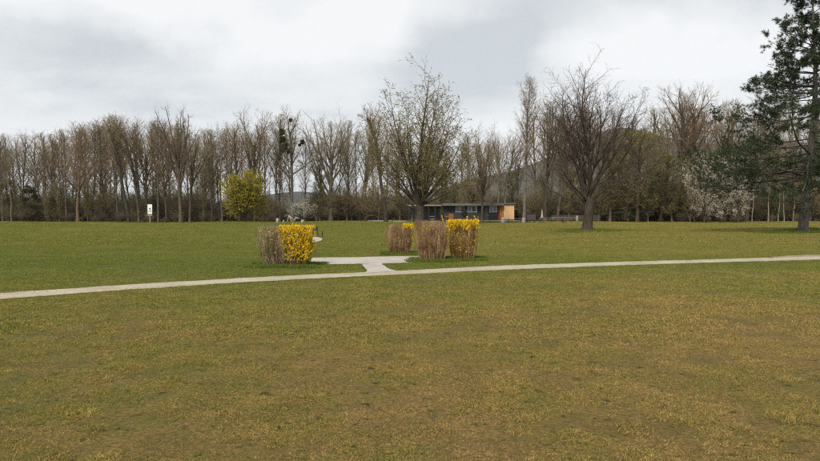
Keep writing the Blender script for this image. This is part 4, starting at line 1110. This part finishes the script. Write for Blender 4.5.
m_sign  = simple('white_enamel', (0.74, 0.74, 0.73), (0.82, 0.82, 0.81), 2, 0.4, 0.4, 0)
m_ink   = simple('black_print', (0.03, 0.03, 0.035), (0.06, 0.06, 0.06), 2, 0.5, 0.3, 0)
m_glass, nt, b = mat('window_glass', 0.06, 0.5)
b.inputs['Base Color'].default_value = (0.05, 0.06, 0.075, 1); b.inputs['Metallic'].default_value = 0.0; b.inputs['Coat Weight'].default_value = 0.6
m_teal = simple('blue_grey_board', (0.036, 0.040, 0.040), (0.065, 0.068, 0.066), 3, 0.9, 0.1, 0.1)

def px_x(px, Z): return (px - 410) / F_PX * Z
# --- dark cabin
ZC = 106.0
cab = empty('cabin', (px_x(480, ZC), ZC, 0), 0, 'low dark flat-roofed cabin with white-framed windows and a pale wooden end', 'cabin')
ox = px_x(480, ZC)
def X_(px): return px_x(px, ZC) - ox
def Z_(py): return up(py, ZC)
D_ = 4.2
# wall planks standing upright, lower wall
x0, x1 = X_(444), X_(497.5)
MB().box(x0, x1, .05, D_, .25, Z_(205.8)).box(x0 - .01, x0 + .06, .0, .12, .25, Z_(205.8)).build('wall', m_dark, cab)
npl = 26
pm = MB().box(0, (X_(484) - x0) / npl - .03, 0, .04, 0, Z_(212.3) - .35)
pl0 = pm.build('plank', m_teal, cab)
for i in range(npl):
    p_ = pl0 if i == 0 else pl0.copy()
    if i: COL.objects.link(p_); p_.parent = cab
    p_.location = (x0 + .05 + i * (X_(484) - x0 - .1) / npl, .0, .35)
MB().box(x0 - .3, X_(503.2), -.9, D_ + .2, Z_(205.6), Z_(203.6)).box(x0 - .32, X_(503.2) + .0, -.94, -.90, Z_(205.9), Z_(203.4)).build('roof', m_roof, cab, bevel=.02)
for wa, wb in [(455.5, 459.6), (460.2, 464.5), (467.5, 471.6), (472.2, 477.0), (489.3, 496.8)]:
    z0, z1 = Z_(212.2), Z_(206.2)
    fm = MB(); a_, b_ = X_(wa), X_(wb); t_ = .07
    fm.box(a_, a_ + t_, -.04, .04, z0, z1).box(b_ - t_, b_, -.04, .04, z0, z1).box(a_ + t_, b_ - t_, -.04, .04, z1 - t_, z1).box(a_ + t_, b_ - t_, -.04, .04, z0, z0 + t_)
    if wb - wa > 5: fm.box((a_ + b_) / 2 - .03, (a_ + b_) / 2 + .03, -.035, .035, z0 + t_, z1 - t_)
    w_ = fm.build('window', m_white, cab)
    MB().box(a_ + t_, b_ - t_, -.005, .015, z0 + t_, z1 - t_).build('pane', m_glass, w_)
dd = MB().box(X_(484.6), X_(488.4), -.02, .03, .3, Z_(206.3)).build('door', m_metal, cab)
MB().box(X_(488.0) - .05, X_(488.0) - .02, -.08, -.02, 1.1, 1.3).build('handle', m_white, dd)
# wood-lined end box
e0, e1 = X_(497.8), X_(514.3)
MB().box(e0, e1, .1, D_, .35, Z_(204.6)).build('end_room', m_redb, cab)
MB().box(e0 - .05, e1 + .12, -.55, D_ + .2, Z_(204.4), Z_(203.1)).build('end_roof', m_roof, cab, bevel=.02)
a_, b_ = X_(503.4), X_(513.9); nb_ = 12; w_ = (b_ - a_) / nb_
q0 = MB().box(0, w_ - .014, 0, .035, 0, Z_(204.7) - .45).build('cladding_board', m_pine, cab)
for i in range(nb_):
    p_ = q0 if i == 0 else q0.copy()
    if i: COL.objects.link(p_); p_.parent = cab
    p_.location = (a_ + i * w_, -.30, .45)
q1 = MB().box(0, .17, 0, .03, 0, Z_(204.9) - .45).build('side_board', m_oran, cab)
for i in range(4):
    p_ = q1 if i == 0 else q1.copy()
    if i: COL.objects.link(p_); p_.parent = cab
    p_.location = (X_(499.8) + i * .18, -.02 - i * .07, .45)
MB().box(a_ - .02, b_ + .02, -.26, .1, .42, Z_(204.8)).build('end_wall', m_redb, cab)
# deck in front
dk = empty('deck', (px_x(480, 103.4), 103.6, 0), 0, 'grey timber deck in front of the dark cabin', 'deck')
for i in range(7):
    MB().box(px_x(446, 104) - px_x(480, 104), px_x(517, 104) - px_x(480, 104), -1.0 + i * .30, -.73 + i * .30, .30, .36).build('plank', m_greyw, dk)
for px in (447, 461, 475, 489, 503, 516):
    MB().box(px_x(px, 104) - px_x(480, 104) - .06, px_x(px, 104) - px_x(480, 104) + .06, -.95, -.8, 0, .298).build('post', m_dark, dk)
# --- pavilion left of cabin, behind the leafing tree
pv = empty('pavilion', (px_x(424, 110), 110, 0), 0, 'open grey pavilion with flat roof behind the big leafing tree\'s trunk', 'pavilion')
def XP(px): return px_x(px, 110) - px_x(424, 110)
zt = up(206, 110)
MB().box(XP(407), XP(443), -.6, 3.4, zt, zt + .20).build('roof', m_conc, pv, bevel=.02)
for px in (409, 415.5, 422, 428.5, 435, 441.5):
    MB().box(XP(px) - .07, XP(px) + .07, -.45, -.31, 0, zt).build('post', m_dark if px % 13 else m_greyw, pv)
MB().box(XP(411), XP(441), 2.9, 3.1, 0, zt).build('back_wall', m_roof, pv)
for i, (pa, pb) in enumerate([(416, 421.5), (429.5, 434.5)]):
    MB().box(XP(pa), XP(pb), -.42, -.34, .45, .55).box(XP(pa), XP(pb), -.42, -.34, .95, 1.05).build('rail', m_greyw, pv)
# pale low edging beams
for i, (pa, pb, Z, lab) in enumerate([(368, 392, 117, 'long low pale edging beam on the lawn left of the leafing tree'),
                                 (393, 406, 112, 'short low pale edging beam just left of the leafing tree trunk'),
                                 (422, 428, 108, 'short pale edging beam right of the leafing tree trunk'),
                                 (430, 440, 107, 'pale edging beam between leafing tree and orange counter')]):
    x0 = px_x(pa, Z); x1 = px_x(pb, Z)
    tag(MB().box(x0, x1, Z, Z + .25, ghf(x0, Z) - .02, ghf(x0, Z) + .22, rot=(0, 0, .02)).build('edging_beam', m_conc, None, bevel=.02), lab, 'beam', 'low pale edging beams near the pavilion')
# orange counter with flat top
oc = empty('bar_counter', (px_x(451, 92), 92, 0), 0, 'orange-brown timber counter with flat grey top behind the hedges', 'counter')
for i in range(4):
    MB().box(-.36 + i * .18, -.19 + i * .18, -.25, .25, 0, up(212.5, 92) - .02).build('board', m_oran, oc)
MB().box(-.95, .62, -.4, .4, up(212.5, 92), up(212.5, 92) + .07).build('top', m_teal, oc, bevel=.01)
MB().box(-.9, -.38, -.1, .1, 1.0, 1.15).build('shelf', m_oran, oc)
pt = empty('potted_shrub', (px_x(464.5, 103.0), 103.2, .36), 0, 'small green potted shrub on the deck before the cabin windows', 'plant')
MB().tube([(0, 0, 0), (0, 0, .5)], [.22, .28], 10).build('pot', m_dark, pt, True)
rs_ = np.random.RandomState(8); q_ = unit(rs_.randn(1500, 3)) * (rs_.rand(1500, 1) ** .4) * np.array([.55, .5, .75]) + np.array([0, 0, 1.15])
pp_ = Parts(); pp_.add(*leaves(q_, .11, rs_)); link(bpy.data.objects.new('foliage', pp_.mesh('potted_foliage', [leaf_holly])), pt)
# stone stump
def stump(px, Z, w, h, label, m=m_conc):
    x = px_x(px, Z)
    s = MB().tube([(0, 0, -.05), (0, 0, h * .35), (w * .05, 0, h * .8), (w * .06, 0, h)], [w * .62, w * .5, w * .46, w * .40], 10)
    o = s.build('stone_block', m, None, True); o.location = (x, Z, ghf(x, Z)); tag(o, label, 'stone', 'stone blocks on the lawn by the cabin')
stump(503, 92, .62, .95, 'grey boulder block standing left of the cabin\'s pale wooden end')
stump(523.5, 90, .50, .90, 'mottled grey block at the foot of the very tall narrow tree', m_greyw)
stump(577, 100, .42, 1.0, 'pale post-like block just left of the big round bare tree')
# covered box on legs
bx = empty('covered_box', (px_x(531, 103), 103, 0), 0, 'plum-dark covered box on short legs right of the narrow tall tree', 'box')
MB().box(-.78, .78, -.4, .4, .38, 1.30, taper=.05).build('cover', m_plum, bx, bevel=.04)
for sx in (-.6, .6):
    for sy in (-.3, .3): MB().box(sx - .05, sx + .05, sy - .05, sy + .05, 0, .378).build('leg', m_metal, bx)
# picnic tables
def picnic(px, Z, rz, label, W=2.5, cover=False):
    o = empty('picnic_table', (px_x(px, Z), Z, ghf(px_x(px, Z), Z)), rz, label, 'table', 'weathered picnic tables right of the cabin')
    for i in range(5): MB().box(-W / 2, W / 2, -.36 + i * .145, -.23 + i * .145, .72, .76).build('plank', m_greyw, o)
    for s in (-1, 1):
        for k in range(2): MB().box(-W / 2, W / 2, s * .62 - .14 + k * .14, s * .62 - .01 + k * .14, .43, .465).build('seat_plank', m_greyw, o)
    for sx in (-W / 2 + .25, W / 2 - .25):
        for s in (-1, 1):
            MB().box(sx - .03, sx + .03, s * .30 - .05, s * .30 + .05, 0, .80, rot=(s * .38, 0, 0), piv=(sx, s * .30, .76)).build('leg', m_metal, o)
        MB().box(sx + .035, sx + .07, -.72, .72, .38, .428).build('crossbar', m_metal, o)
picnic(515, 97, .1, 'weathered picnic table in front of the cabin\'s pale wooden end')
picnic(546, 100, -.1, 'weathered picnic table just right of the plum-dark covered box')
picnic(558, 103, .15, 'weathered picnic table in the middle of the row right of the cabin')
picnic(569, 104, 0, 'weathered picnic table nearest the big round bare tree')
# closed pale parasol
ps = empty('parasol', (px_x(542, 101), 101, 0), 0, 'pale closed parasol standing among the picnic tables', 'parasol')
MB().tube([(0, 0, .06), (0, 0, 2.1)], .03, 8).build('pole', m_greyw, ps, True)
MB().tube([(0, 0, .72), (0, 0, .9), (0, 0, 1.5), (0, 0, 2.05), (0, 0, 2.2)], [.24, .21, .14, .07, .02], 10).build('canopy', m_pale, ps, True)
MB().box(-.3, .3, -.3, .3, 0, .07).build('base', m_conc, ps, bevel=.01)
# leaning log
lg = MB().tube([(-.5, 0, 0.05), (0, 0, .45), (.45, .05, .85)], [.13, .12, .09], 8).build('log', m_metal, None, True)
lg.location = (px_x(565.5, 95), 95, ghf(px_x(565.5, 95), 95)); tag(lg, 'dark slanting log on the lawn in front of the picnic tables', 'log')
# long low wall / fence behind the picnic tables
fn = empty('board_fence', (px_x(575, 106.5), 106.5, 0), 0, 'low brown board fence behind the picnic tables', 'fence')
L0, L1_ = px_x(552, 106.5) - px_x(575, 106.5), px_x(600, 106.5) - px_x(575, 106.5)
for i in range(4): MB().box(L0, L1_, 0, .04, .3 + i * .24, .5 + i * .24).build('board', simple('fence_board', (.055, .043, .033), (.10, .08, .062), 4, .9, .1, .2) if i == 0 else bpy.data.materials['fence_board'], fn)
for k in range(5):
    xx = L0 + (L1_ - L0) * k / 4
    MB().box(xx - .06, xx + .06, .045, .16, -.05, 1.3).build('post', m_dark, fn)

# --- notice board
sg = empty('notice_board', (px_x(150, 96), 96, ghf(px_x(150, 96), 96)), 0, 'white notice board with small dark emblem on a pale post at the wood edge', 'sign')
zb, zt = up(213.2, 96) - .0, up(203.6, 96)
MB().box(-.09, .02, .03, .13, -.1, zb + .3).build('post', m_pale, sg)
MB().box(-.37, .37, -.01, .02, zb + .02, zt).build('panel', m_sign, sg, bevel=.01)
MB().box(-.37, .37, -.012, .025, zb - .28, zb - .02).build('lower_panel', m_conc, sg)
pr_ = MB(); zz = (zb + zt) / 2
pr_.box(-.10, .12, -.022, -.0125, zz - .02, zz + .20); pr_.box(.06, .20, -.022, -.0125, zz - .10, zz - .04)
for k in range(4): pr_.box(-.30, .30, -.016, -.0125, zz - .24 - k * .07, zz - .215 - k * .07)
pr_.build('print', m_ink, sg)
# --- bench on the gravel bay (seen end on)
bn = empty('bench', (*gp(318, 236.8), ghf(*gp(318, 236.8))), R(80), 'dark park bench seen end-on at the gravel bay behind the yellow hedge', 'bench')
bn.scale = (.78, .78, .78)
for i in range(4): MB().box(-.8, .8, -.22 + i * .115, -.12 + i * .115, .42, .45).build('seat_slat', m_metal, bn)
for i in range(3): MB().box(-.8, .8, .26 + i * .03, .285 + i * .03, .55 + i * .12, .64 + i * .12).build('back_slat', m_metal, bn)
for sx in (-.62, .62):
    MB().box(sx - .03, sx + .03, -.22, -.16, 0, .42).build('leg', m_metal, bn)
    MB().box(sx - .03, sx + .03, .20, .26, 0, .42).box(sx - .03, sx + .03, .235, .28, .42, .90, rot=(-.18, 0, 0)).build('leg', m_metal, bn)
# --- pale play posts and timber frame beyond the hedge
def post(px, Z, w, topy, label, lean=0):
    h = up(topy, Z); x = px_x(px, Z)
    o = MB().tube([(0, 0, -.1), (lean * .5, 0, h * .5), (lean, 0, h * .9), (lean, 0, h)], [w, w * .95, w * .9, w * .55], 9).build('timber_post', m_pale, None, True)
    o.location = (x, Z, ghf(x, Z)); tag(o, label, 'post', 'pale timber posts on the lawn before the wood')
post(277.5, 88, .21, 218.2, 'thickest pale timber post, leftmost above the yellow hedge')
post(283.5, 90, .10, 220.0, 'thin pale timber post, second from left above the yellow hedge')
post(302.5, 92, .24, 220.0, 'short stout pale timber post, rightmost above the yellow hedge')
tf = empty('climbing_frame', (px_x(293, 93), 93, ghf(px_x(293, 93), 93)), 0, 'frame of crossed pale logs between the pale posts', 'climbing frame')
for (x0, x1, z0, z1) in [(-1.0, -.55, 0, 1.25), (-.1, -.6, 0, 1.2), (-.55, .1, 1.1, .55), (.0, .45, 0.05, .95), (.3, 1.0, .85, .72)]:
    MB().tube([(x0, 0, z0), ((x0 + x1) / 2, .02, (z0 + z1) / 2), (x1, 0, z1)], [.075, .07, .06], 8).build('log', m_pale, tf, True)

# ------------------------------------------------------------------ haze
hz_m = bpy.data.materials.new('thin_air'); hz_m.use_nodes = True
nt = hz_m.node_tree; nt.nodes.clear()
out = nt.nodes.new('ShaderNodeOutputMaterial'); pv_ = nt.nodes.new('ShaderNodeVolumePrincipled')
pv_.inputs['Color'].default_value = (0.80, 0.88, 1.0, 1); pv_.inputs['Density'].default_value = 0.000055; pv_.inputs['Anisotropy'].default_value = 0.0
nt.links.new(pv_.outputs[0], out.inputs['Volume'])
hz = MB().box(-6900, 6900, -6400, 6900, -8, 560).build('haze', hz_m, None); tag(hz, kind='stuff')
